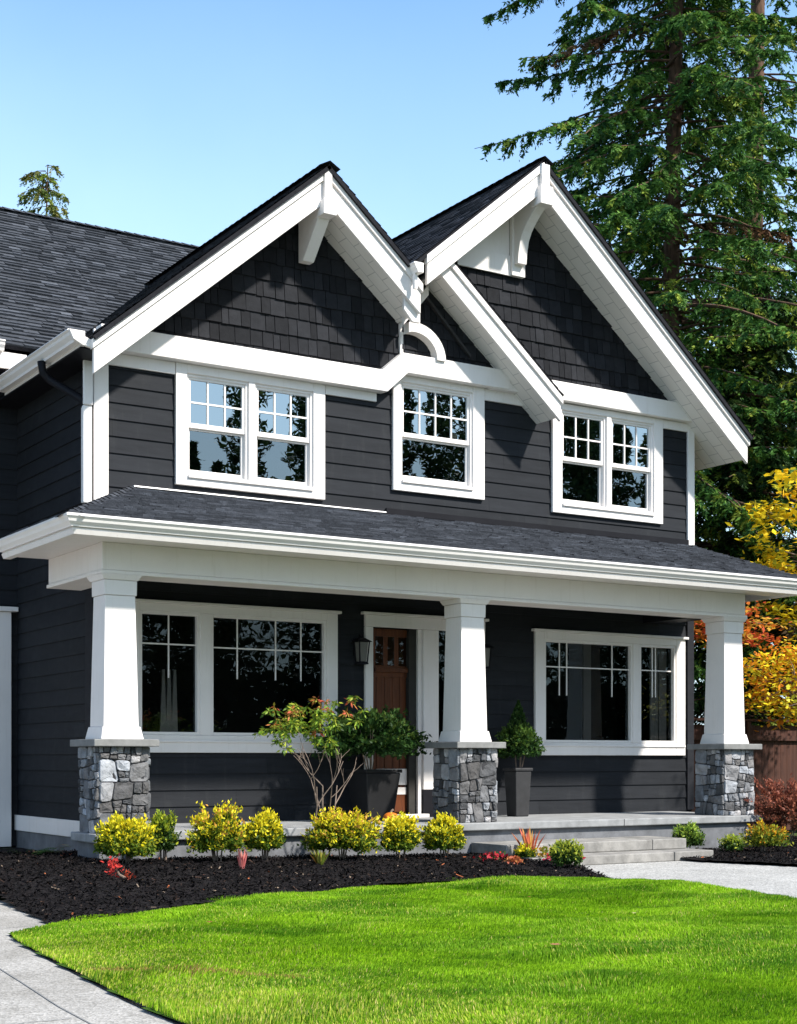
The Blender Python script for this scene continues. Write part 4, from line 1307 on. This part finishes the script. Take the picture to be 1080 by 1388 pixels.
spiky('pink_plant', 6.34, 12.75, 0.14, 14, 0.20, 0.07, [(0.62, 0.20, 0.18), (0.58, 0.26, 0.20), (0.50, 0.14, 0.14)], 'small pink upright plant alone in the black mulch', 0.014)
spiky('green_sprig', 7.30, 12.95, 0.12, 30, 0.16, 0.12, [(0.16, 0.22, 0.03), (0.30, 0.28, 0.05), (0.25, 0.12, 0.04)], 'small green sprig in the mulch left of the widest golden shrub', 0.012)
def low_flowers(name, x, y, z, r, h, n, cols, label, sz=0.022):
    c = np.stack([x + RNG.normal(0, r * 0.5, n), y + RNG.normal(0, r * 0.35, n), z + RNG.uniform(0.01, h, n)], axis=1)
    u = unit(rand_dirs(n) + np.array([0, 0, 0.2]))
    v = unit(np.cross(u, rand_dirs(n)))
    L = sz * RNG.uniform(0.7, 1.3, (n, 1))
    o = np_mesh(name, leaves(c, u * L, v * L * 0.6), 4, pick(cols, n), 'leaf', loc=(x, y, z))
    return tag(o, label, 'plant')
RED = [(0.40, 0.02, 0.03), (0.55, 0.05, 0.07), (0.25, 0.015, 0.02), (0.06, 0.10, 0.02)]
low_flowers('red_flowers', 9.40, 12.95, 0.10, 0.17, 0.09, 90, RED, 'dark red flower patch between the two golden shrubs by the middle pier')
low_flowers('red_flowers', 10.05, 12.72, 0.08, 0.10, 0.08, 50, [(0.60, 0.04, 0.10), (0.5, 0.03, 0.06)], 'crimson flowers at the foot of the spiky orange plant')
low_flowers('red_flowers', 10.30, 12.62, 0.07, 0.08, 0.07, 40, [(0.62, 0.05, 0.12), (0.45, 0.03, 0.05)], 'pink-red flowers right of the spiky orange plant')
low_flowers('orange_leaf_plant', 9.43, 12.60, 0.08, 0.09, 0.08, 150, [(0.45, 0.12, 0.05), (0.35, 0.08, 0.04), (0.50, 0.20, 0.07)], 'rusty orange low plant at the front of the mulch before the middle pier')
low_flowers('yellow_green_plant', 10.12, 12.95, 0.08, 0.13, 0.14, 110, [(0.35, 0.33, 0.04), (0.5, 0.28, 0.05), (0.2, 0.26, 0.03)], 'yellow-green leafy clump under the spiky orange plant')
# red-tipped sprawling stem at the left
b = MB(); b.tube([(5.02, 12.05, 0.07), (4.93, 12.03, 0.14), (4.82, 12.02, 0.20), (4.77, 12.0, 0.27)], [0.012, 0.012, 0.010, 0.008], 6)
rt = empty('red_leaf_plant', (5.0, 12.05, 0.07), 'small plant with a red-leaved top leaning left in the mulch', 'plant')
b.build('stem', 'twig', rt)
c = np.concatenate([np.array([4.77, 12.0, 0.27]) + RNG.normal(0, 0.035, (50, 3)), np.array([4.90, 12.02, 0.17]) + RNG.normal(0, 0.03, (30, 3)), np.array([5.08, 12.05, 0.09]) + RNG.normal(0, 0.045, (60, 3)) * np.array([1.3, 1, .5])])
u = rand_dirs(len(c)); v = unit(np.cross(u, rand_dirs(len(c))))
cl = np.concatenate([pick([(0.62, 0.06, 0.05), (0.5, 0.05, 0.04)], 50), pick([(0.45, 0.08, 0.04), (0.3, 0.05, 0.03)], 30), pick([(0.35, 0.22, 0.05), (0.25, 0.12, 0.04), (0.4, 0.3, 0.08)], 60)])
np_mesh('foliage', leaves(c, u * 0.024, v * 0.014), 4, cl, 'leaf', rt)
# ferny plants at far left
def fern(x, y, z, n, h, label, cols):
    P, cc = [], []
    for k in range(n):
        a = random.uniform(0, 6.28)
        L = h * random.uniform(0.7, 1.1)
        for j in range(12):
            t = (j + 1) / 12
            p = np.array([x + math.cos(a) * L * 0.75 * t, y + math.sin(a) * L * 0.75 * t, z + L * (t * 1.1 - 0.65 * t * t)])
            for sgn in (-1, 1):
                sd = np.array([-math.sin(a), math.cos(a), 0.1]) * sgn * 0.075 * (1 - t * 0.75)
                fw = np.array([math.cos(a), math.sin(a), 0]) * 0.013
                P += [p - fw, p + sd + fw, p + sd * 1.15, p + sd * .6 - fw]
                cc.append(np.array(random.choice(cols)) * random.uniform(0.7, 1.2))
    return tag(np_mesh('fern', np.array(P), 4, np.array(cc), 'leaf', loc=(x, y, z)), label, 'fern')
fern(5.0, 14.9, 0.10, 14, 0.36, 'dark green fern against the garage trim at the far left', [(0.05, 0.12, 0.02), (0.08, 0.16, 0.03)])
fern(5.35, 15.2, 0.12, 9, 0.32, 'olive fern by the foundation below the white skirt board', [(0.09, 0.14, 0.03), (0.14, 0.16, 0.04), (0.18, 0.10, 0.04)])
low_flowers('orange_leaf_plant', 5.45, 14.9, 0.11, 0.06, 0.08, 110, [(0.55, 0.25, 0.05), (0.6, 0.15, 0.06), (0.45, 0.05, 0.04)], 'small orange-leaved plant before the side foundation')
low_flowers('red_ground_plant', 4.75, 13.9, 0.09, 0.16, 0.05, 50, [(0.20, 0.03, 0.03), (0.12, 0.02, 0.02)], 'dark maroon ground plant at the left end of the mulch')

# planters --------------------------------------------------------
def square_pot(name, cx, cy, z0, z1, h0, h1, m, label):
    root = empty(name, (cx, cy, z0), label, 'planter')
    b = MB(); b.frustum(cx, cy, z0, z1 - 0.04, h0, h1); b.build('pot_body', m, root, bevel=0.012)
    b = MB(); o_ = h1 + 0.014
    b.box(cx - o_, cx + o_, cy - o_, cy - o_ + 0.045, z1 - 0.038, z1); b.box(cx - o_, cx + o_, cy + o_ - 0.045, cy + o_, z1 - 0.038, z1)
    b.box(cx - o_, cx - o_ + 0.045, cy - o_ + 0.045, cy + o_ - 0.045, z1 - 0.038, z1); b.box(cx + o_ - 0.045, cx + o_, cy - o_ + 0.045, cy + o_ - 0.045, z1 - 0.038, z1)
    b.build('pot_rim', m, root, bevel=0.008)
    b = MB(); b.box(cx - h1 + 0.04, cx + h1 - 0.04, cy - h1 + 0.04, cy + h1 - 0.04, z1 - 0.04, z1 - 0.02); b.build('soil', 'mulch', root)
    return root
square_pot('planter', 9.20, 15.05, 0.456, 1.06, 0.17, 0.235, 'pot', 'large black square planter beside the front door')
shoot_shrub('potted_shrub', 9.13, 15.0, 1.02, 0.60, 0.36, 420, 28, [(0.012, 0.036, 0.008), (0.02, 0.055, 0.012), (0.03, 0.07, 0.014)], [(0.05, 0.10, 0.02), (0.09, 0.14, 0.025), (0.03, 0.075, 0.014)], 'broad dark green shrub growing in the large black planter', lsize=0.030, ragged=0.22, tipbias=0.6)
square_pot('planter', 11.47, 15.25, 0.456, 1.07, 0.10, 0.125, 'greypot', 'tall narrow dark grey planter right of the middle column')
shoot_shrub('potted_boxwood', 11.48, 15.25, 1.05, 0.27, 0.29, 260, 26, [(0.018, 0.05, 0.012), (0.03, 0.075, 0.016)], [(0.06, 0.12, 0.02), (0.10, 0.17, 0.03)], 'cone-topped dark boxwood growing in the tall grey planter', lsize=0.024, ragged=0.1)
# the boxwood's pointed top belongs to its foliage
bw = [o for o in COL.objects if o.name.startswith('potted_boxwood')][0]
n = 900
tt = RNG.random(n) ** 0.8
ang = RNG.uniform(0, 6.28, n)
rr = 0.20 * (1 - tt) * RNG.uniform(0.5, 1, n)
c = np.stack([11.48 + rr * np.cos(ang), 15.25 + rr * np.sin(ang), 1.50 + 0.42 * tt], axis=1)
u = unit(rand_dirs(n) + np.array([0, 0, 0.8])); v = unit(np.cross(u, rand_dirs(n)))
np_mesh('top_shoot', leaves(c, u * 0.024, v * 0.012), 4, pick([(0.02, 0.055, 0.012), (0.05, 0.10, 0.02)], n), 'leaf', bw)

# pumpkin
def pumpkin(x, y, z, r):
    root = empty('pumpkin', (x, y, z), 'small orange pumpkin on the porch edge near the black planter', 'pumpkin')
    b = MB()
    nu, nv = 32, 12
    vs, fs = [], []
    for j in range(nv + 1):
        ph = math.pi * j / nv
        for i in range(nu):
            th = 2 * math.pi * i / nu
            rr = r * (1 + 0.07 * abs(math.cos(th * 4.5)) ) * math.sin(ph) ** 0.85 if 0 < j < nv else 0.001
            vs.append((x + rr * math.cos(th), y + rr * math.sin(th), z + r * 0.78 - r * 0.78 * math.cos(ph)))
    for j in range(nv):
        for i in range(nu):
            fs.append((j * nu + i, j * nu + (i + 1) % nu, (j + 1) * nu + (i + 1) % nu, (j + 1) * nu + i))
    b.add(vs, fs); b.build('rind', 'pumpkin', root, smooth=True)
    b = MB(); b.tube([(x, y, z + r * 1.5), (x + 0.01, y, z + r * 1.75), (x + 0.03, y, z + r * 1.9)], [0.016, 0.012, 0.014], 6); b.build('stalk', 'twig', root)
pumpkin(8.88, 14.15, 0.456, 0.085)

# bare-stemmed ornamental bush in the bed
def stem_bush():
    x0, y0, z0 = 7.74, 13.70, 0.12
    root = empty('ornamental_bush', (x0, y0, z0), 'tall thin-stemmed bush with a flat green and red leaf crown before the left porch window', 'bush')
    b = MB()
    tips = []
    def br(p, d, L, r, lvl):
        pts = [Vector(p)]
        dd = Vector(d).normalized()
        for k in range(4):
            dd = (dd + Vector((random.uniform(-.22, .22), random.uniform(-.22, .22), random.uniform(-.05, .15)))).normalized()
            pts.append(pts[-1] + dd * L / 4)
        b.tube(pts, [r, r * .9, r * .8, r * .7, r * .55], 5)
        tips.append((pts[-1], lvl))
        if lvl < 3:
            for k in range(2):
                q = pts[random.choice([2, 3, 4])]
                br(q, dd + Vector((random.uniform(-.9, .9), random.uniform(-.6, .6), random.uniform(-.1, .5))), L * random.uniform(.45, .7), r * .6, lvl + 1)
    for d in ((-.10, 0, 1), (.10, .1, 1), (-.26, .1, 1)):
        br((x0 + d[0] * .3 + .05, y0, z0 - 0.03), d, random.uniform(0.80, 0.95), 0.012, 0)
    b.build('stem', 'twig', root)
    # flat crown of leaf tufts
    P, U, V, CC = [], [], [], []
    for k in range(105):
        cx = random.uniform(7.13, 7.85) if random.random() < .90 else random.uniform(7.9, 8.36); cz = 1.60 + random.uniform(-.27, .20) - 0.12 * ((cx - 7.6) / .5) ** 2
        if cx > 7.95: cz += 0.20
        cy = y0 + random.uniform(-.32, .32)
        if (cz < 1.42 and random.random() < .55) or (cx > 7.95 and random.random() < .35): continue
        m_ = random.randint(12, 22)
        tip = np.array([cx, cy, cz])
        dr = rand_dirs(m_) * np.array([1, 1, .7]) + np.array([0, 0, -.15])
        P.append(tip + dr * RNG.uniform(0.02, 0.09, (m_, 1))); u_ = unit(dr + np.array([0, 0, -.25])); U.append(u_); V.append(unit(np.cross(u_, rand_dirs(m_))))
        hot = random.random() < (0.65 if cx > 8.0 else 0.22 if cz > 1.68 else 0.05)
        CC.append(pick([(0.42, 0.16, 0.05), (0.36, 0.22, 0.04), (0.30, 0.28, 0.04), (0.45, 0.10, 0.05)] if hot else [(0.13, 0.24, 0.025), (0.22, 0.32, 0.03), (0.07, 0.14, 0.02), (0.34, 0.38, 0.04)], m_))
    P, U, V, CC = map(np.concatenate, (P, U, V, CC))
    L = 0.030 * RNG.uniform(.7, 1.3, (len(P), 1))
    np_mesh('foliage', leaves(P, U * L, V * L * .34), 4, CC, 'leaf', root)
stem_bush()

# ------------------------------------------------------------------ trees
def conifer(name, x, y, H, r0, Lmax, z_first, label, seed, nbr=5, density=1.0, cols=None, whorl=0.42, zmax=99, dead=0.025):
    global RNG
    random.seed(seed)
    RNG = np.random.default_rng(seed)
    root = empty(name, (x, y, 0), label, 'conifer tree')
    b = MB()
    pts, rad = [], []
    for k in range(16):
        t = k / 15
        pts.append((x + 0.12 * math.sin(t * 5 + seed), y + 0.1 * math.cos(t * 4), -0.1 + H * t))
        rad.append(r0 * (1 - t) ** 0.8 + 0.015)
    b.tube(pts, rad, 12)
    br_b = MB()
    TP, TD, TL, TDEAD = [], [], [], []
    z = z_first
    while z < min(H - 0.15, zmax):
        nb = nbr + random.choice([-1, 0, 1])
        a0 = random.uniform(0, 6.28)
        for k in range(nb):
            f = (H - z) / (H - z_first)
            L = Lmax * (0.25 + 0.75 * f ** 0.8) * random.uniform(0.45, 1.12)
            a = a0 + 6.28 * k / nb + random.uniform(-.4, .4)
            zz = z + random.uniform(-.2, .2)
            rise = random.uniform(-0.12, 0.22)
            droop = random.uniform(0.25, 0.50)
            pp = []
            ns = 9
            for j in range(ns + 1):
                t = j / ns
                zz_j = zz + L * (rise * t - droop * t * t + 0.28 * max(0, t - 0.6) ** 1.5)
                wig = 0.06 * L * math.sin(t * 4 + k + z)
                pp.append(np.array([x + math.cos(a) * L * t - math.sin(a) * wig, y + math.sin(a) * L * t + math.cos(a) * wig, zz_j]))
            br_b.tube([tuple(p) for p in pp], [max(0.006, 0.028 * (L / 3) * (1 - j / ns) + 0.006) for j in range(ns + 1)], 4, caps=False)
            isdead = random.random() < dead
            nt = int(L * 13 * density)
            for q in range(nt):
                t = random.uniform(0.14, 1.0) ** 0.85
                j = min(int(t * ns), ns - 1)
                p = pp[j] + (pp[j + 1] - pp[j]) * (t * ns - j)
                s = random.choice([-1, 1])
                sa = a + s * random.uniform(0.6, 1.3)
                tl = (0.20 + 0.50 * (1 - t)) * random.uniform(0.6, 1.3)
                dz = -random.uniform(0.25, 1.5)
                dv = np.array([math.cos(sa), math.sin(sa), dz])
                TP.append(p); TD.append(dv / np.linalg.norm(dv)); TL.append(tl); TDEAD.append(isdead)
        z += whorl * random.uniform(0.75, 1.25)
    b.build('trunk', 'bark', root, smooth=True)
    br_b.build('limbs', 'bark', root, smooth=True, fixn=False)
    TP, TD, TL, TDEAD = np.array(TP), np.array(TD), np.array(TL), np.array(TDEAD)
    K = 19
    t = (np.arange(K) + 0.5) / K
    n = len(TP)
    P = TP[:, None, :] + TD[:, None, :] * (TL[:, None, None] * t[None, :, None]) + np.array([0, 0, -0.16]) * (TL[:, None, None] * t[None, :, None] ** 2)
    P = P + RNG.normal(0, 0.016, P.shape)
    side = unit(np.cross(TD, np.array([0, 0, 1.0])) + 1e-4)
    sg = np.where(RNG.random((n, K)) < .5, -1.0, 1.0)
    dirn = unit(TD[:, None, :] * 0.75 + side[:, None, :] * sg[..., None] * 0.75 + RNG.normal(0, .33, (n, K, 3)) + np.array([0, 0, -0.15]))
    P, dirn = P.reshape(-1, 3), dirn.reshape(-1, 3)
    m_ = len(P)
    wv = unit(np.cross(dirn, rand_dirs(m_)))
    ln = 0.060 * RNG.uniform(.6, 1.35, (m_, 1)) * (1.25 - 0.5 * np.tile(t, n)[:, None])
    base = cols or [(0.026, 0.080, 0.020), (0.055, 0.140, 0.026), (0.10, 0.20, 0.034)]
    tw = pick(base, n)                                  # each twig has a colour of its own
    gold = RNG.random(n) < 0.12
    tw = np.where(gold[:, None], pick([(0.24, 0.30, 0.04), (0.18, 0.25, 0.035)], n), tw)
    tw = np.where(TDEAD[:, None], pick([(0.12, 0.06, 0.03), (0.09, 0.06, 0.03)], n), tw)
    col = np.repeat(tw, K, axis=0) * RNG.uniform(.75, 1.25, (m_, 1))
    np_mesh('crown', leaves(P + dirn * ln * .5, dirn * ln, wv * ln * 0.34), 4, col, 'needle', root)
    return root

conifer('tall_conifer', 20.7, 22.3, 27, 0.23, 5.4, 3.5, 'tallest conifer nearest the house with a bare brown trunk showing through its limbs', 3, nbr=8, zmax=21.5, whorl=0.40, density=1.15)
conifer('tall_conifer', 25.2, 24.5, 28, 0.34, 4.6, 4.0, 'second tall conifer standing behind and right of the bare-trunked one', 9, nbr=4, zmax=21.5, density=0.75, whorl=0.68)
conifer('tall_conifer', 28.6, 23.6, 26, 0.26, 3.6, 2.5, 'dense conifer at the right edge beside the yellow maple', 15, nbr=5, zmax=20, density=0.7, whorl=0.70)
conifer('cedar_tree', 21.6, 20.8, 10.5, 0.20, 2.6, 0.6, 'shorter dark cedar filling the gap between the house wall and the yellow maple', 21, nbr=7, whorl=0.30, density=1.3, dead=0.02, cols=[(0.012, 0.036, 0.010), (0.022, 0.052, 0.013), (0.035, 0.07, 0.016)])
conifer('cedar_tree', 24.6, 21.0, 8.0, 0.2, 2.8, 0.5, 'dark cedar behind the brown fence and the orange maple', 27, nbr=7, whorl=0.30, density=1.3, dead=0.02, cols=[(0.012, 0.036, 0.010), (0.022, 0.052, 0.013), (0.035, 0.07, 0.016)])
conifer('distant_conifer', 14.7, 42.3, 18.5, 0.07, 2.1, 8.0, 'distant treetop peeping over the left roof ridge', 33, nbr=6, density=1.2, cols=[(0.09, 0.13, 0.03), (0.14, 0.16, 0.04), (0.20, 0.19, 0.05)])

def maple(name, x, y, H, zc, rx, rz, nclus, label, cols, seed, trunk=0.06, lsz=0.075, lean=0.0, per=40, cat='tree'):
    global RNG
    random.seed(seed)
    RNG = np.random.default_rng(seed)
    root = empty(name, (x, y, 0), label, cat)
    b = MB()
    tp = [(x, y, -0.05), (x + lean * .3, y, zc * .4), (x + lean * .7, y + 0.03, zc * .8), (x + lean, y, zc)]
    b.tube(tp, [trunk, trunk * .85, trunk * .7, trunk * .5], 8); b.build('trunk', 'twig', root, smooth=True)
    b = MB()
    cl = []
    for k in range(nclus):
        d = rand_dirs(1)[0]
        r = random.uniform(0.35, 1.0) ** .6
        c = np.array([x + lean, y, zc]) + d * r * np.array([rx, rx, rz])
        cl.append(c)
        if k % 3 == 0:
            mid = np.array([x + lean, y, zc - rz * .3]) * .5 + c * .5 + np.array([0, 0, .1])
            b.tube([(x + lean * .8, y, zc - rz * .6), tuple(mid), tuple(c)], [trunk * .4, trunk * .22, 0.006], 5)
    b.build('limbs', 'twig', root, smooth=True)
    cl = np.array(cl)
    n = nclus * per
    cen = np.repeat(cl, per, axis=0)
    off = RNG.normal(0, 1, (n, 3)) * np.array([.17, .17, .07])
    P = cen + off
    u = unit(rand_dirs(n) * np.array([1, 1, .5]) + np.array([0, 0, -.15]))
    v = unit(np.cross(u, rand_dirs(n) * .5 + np.array([0, 0, 1.])))
    L = lsz * RNG.uniform(.6, 1.3, (n, 1))
    tone = pick(cols, nclus)
    col = np.repeat(tone, per, axis=0) * RNG.uniform(.75, 1.25, (n, 1))
    col = np.where(RNG.random(n)[:, None] < .3, pick(cols, n), col)
    np_mesh('crown', leaves(P, u * L, v * L * .62), 4, col, 'leaf', root)
    return root
YEL = [(0.80, 0.58, 0.020), (0.84, 0.66, 0.03), (0.76, 0.48, 0.018), (0.55, 0.52, 0.04)]
maple('yellow_maple', 19.95, 17.6, 6.2, 4.75, 1.8, 1.6, 95, 'yellow-leaved maple at the right edge above the porch roof', YEL, 41, 0.07)
maple('orange_maple', 17.6, 16.2, 3.2, 2.35, 1.05, 0.62, 90, 'orange and yellow maple behind the right porch column', YEL + [(0.80, 0.32, 0.03), (0.76, 0.26, 0.03), (0.82, 0.42, 0.03)], 43, 0.04, lsz=0.05)
maple('red_maple', 16.9, 17.0, 4.0, 3.25, 0.75, 0.32, 36, 'orange-red branch of leaves under the right end of the porch roof', [(0.60, 0.18, 0.03), (0.55, 0.10, 0.04), (0.5, 0.30, 0.04)], 47, 0.03, lsz=0.05)
maple('sapling', 15.6, 14.35, 2.6, 1.9, 0.42, 0.40, 12, 'thin-trunked sapling with sparse yellow leaves beside the right pier', YEL, 49, 0.022, lsz=0.045, lean=0.12, per=14)

# fence behind
fr = empty('fence', (19, 17.2, 0), 'reddish brown board fence behind the right porch column', 'fence')
b = MB()
x = 14.95
while x < 25.0:
    wd = random.uniform(0.13, 0.145)
    b.box(x, x + wd, 17.2, 17.222 + random.uniform(0, .004), 0.03, 1.72 + random.uniform(-.006, .006)); x += wd + 0.006
b.build('boards', 'fence', fr)
for xp in (15.0, 17.4, 19.8, 22.2, 24.6):
    b = MB(); b.box(xp, xp + 0.09, 17.10, 17.19, 0, 1.78); b.build('post', 'fence', fr, bevel=0.006)
b = MB(); b.box(14.95, 25, 17.14, 17.198, 0.35, 0.43); b.box(14.95, 25, 17.14, 17.198, 1.48, 1.56); b.build('rail', 'fence', fr)
b = MB(); b.box(14.93, 25.02, 17.08, 17.26, 1.781, 1.82); b.build('fence_cap', 'fence', fr)

# tree line across the street: seen only as reflections in the window glass
def tree_line():
    random.seed(61)
    P, U, V, CC = [], [], [], []
    for k in range(34):
        x = 12 + k * 1.5 + random.uniform(-.6, .6); y = -24 + random.uniform(-1.2, 1.2)
        H = (16 if x < 24.5 else 14.3 if x < 27.2 else 24 if x < 33 else 21 if x < 40 else 15 if x < 43.5 else 21) + random.uniform(-1.2, 1.2)
        m_ = 6500
        t = RNG.random(m_) ** .8
        tier = 0.55 + 0.45 * np.sin(t * H * 3.2 + k)
        r = ((1 - t ** 1.5) * 2.3 * (0.35 + 0.65 * np.abs(tier)) + .12) * RNG.random(m_) ** .45
        a = RNG.uniform(0, 6.28, m_)
        P.append(np.stack([x + r * np.cos(a), y + r * np.sin(a), 0.1 + H * t - 0.18 * r], axis=1))
        u = unit(rand_dirs(m_) * np.array([1, 1, .6]) + np.array([0, 0, -.4])); U.append(u * RNG.uniform(.09, .26, (m_, 1))); V.append(unit(np.cross(u, rand_dirs(m_))) * .062)
        CC.append(pick([(0.02, 0.045, 0.014), (0.035, 0.06, 0.018), (0.06, 0.085, 0.025)], m_))
    m_ = 16000       # undergrowth along the foot of the wood
    P.append(np.stack([RNG.uniform(8, 66, m_), RNG.uniform(-23, -19.5, m_), 4.5 * RNG.random(m_) ** 1.2], axis=1))
    u = rand_dirs(m_); U.append(u * .3); V.append(unit(np.cross(u, rand_dirs(m_))) * .18)
    CC.append(pick([(0.012, 0.026, 0.01), (0.02, 0.035, 0.012)], m_))
    P, U, V, CC = map(np.concatenate, (P, U, V, CC))
    tag(np_mesh('tree_line', leaves(P, U, V), 4, CC, 'needle'), 'wood of dark conifers across the street, mirrored in the windows', 'wood', kind='stuff')
tree_line()

# fallen leaves on the lawn ---------------------------------------
def fallen(x, y, s, col, label):
    P, cc = [], []
    z = float(lawn_z(np.array([x]), np.array([y]))[0]) + 0.032
    a = random.uniform(0, 6.28)
    for k in range(5):
        th = a + (k - 2) * 0.62
        L = s * (1 - 0.13 * abs(k - 2))
        d = np.array([math.cos(th), math.sin(th), 0.12]) * L
        sd = np.array([-math.sin(th), math.cos(th), 0.06]) * L * .26
        c = np.array([x, y, z])
        P += [c, c + d * .55 + sd, c + d, c + d * .55 - sd]
        cc.append(np.array(col) * random.uniform(.8, 1.2))
    tag(np_mesh('fallen_leaf', np.array(P), 4, np.array(cc), 'leaf', loc=(x, y, z)), label, 'leaf', 'fallen leaves on the lawn')
fallen(5.55, 7.02, 0.055, (0.42, 0.20, 0.10), 'largest tan fallen leaf, on the grass near the bottom right')
fallen(4.38, 9.3, 0.035, (0.32, 0.12, 0.05), 'brown fallen leaf on the grass below the roundest golden shrub')
fallen(7.35, 9.6, 0.04, (0.40, 0.14, 0.06), 'reddish fallen leaf on the upper middle of the lawn')
fallen(5.9, 10.6, 0.03, (0.38, 0.16, 0.06), 'small rust fallen leaf near the mulch edge left of centre')
fallen(7.2, 8.2, 0.03, (0.55, 0.45, 0.25), 'pale cream fallen leaf on the lawn before the path')
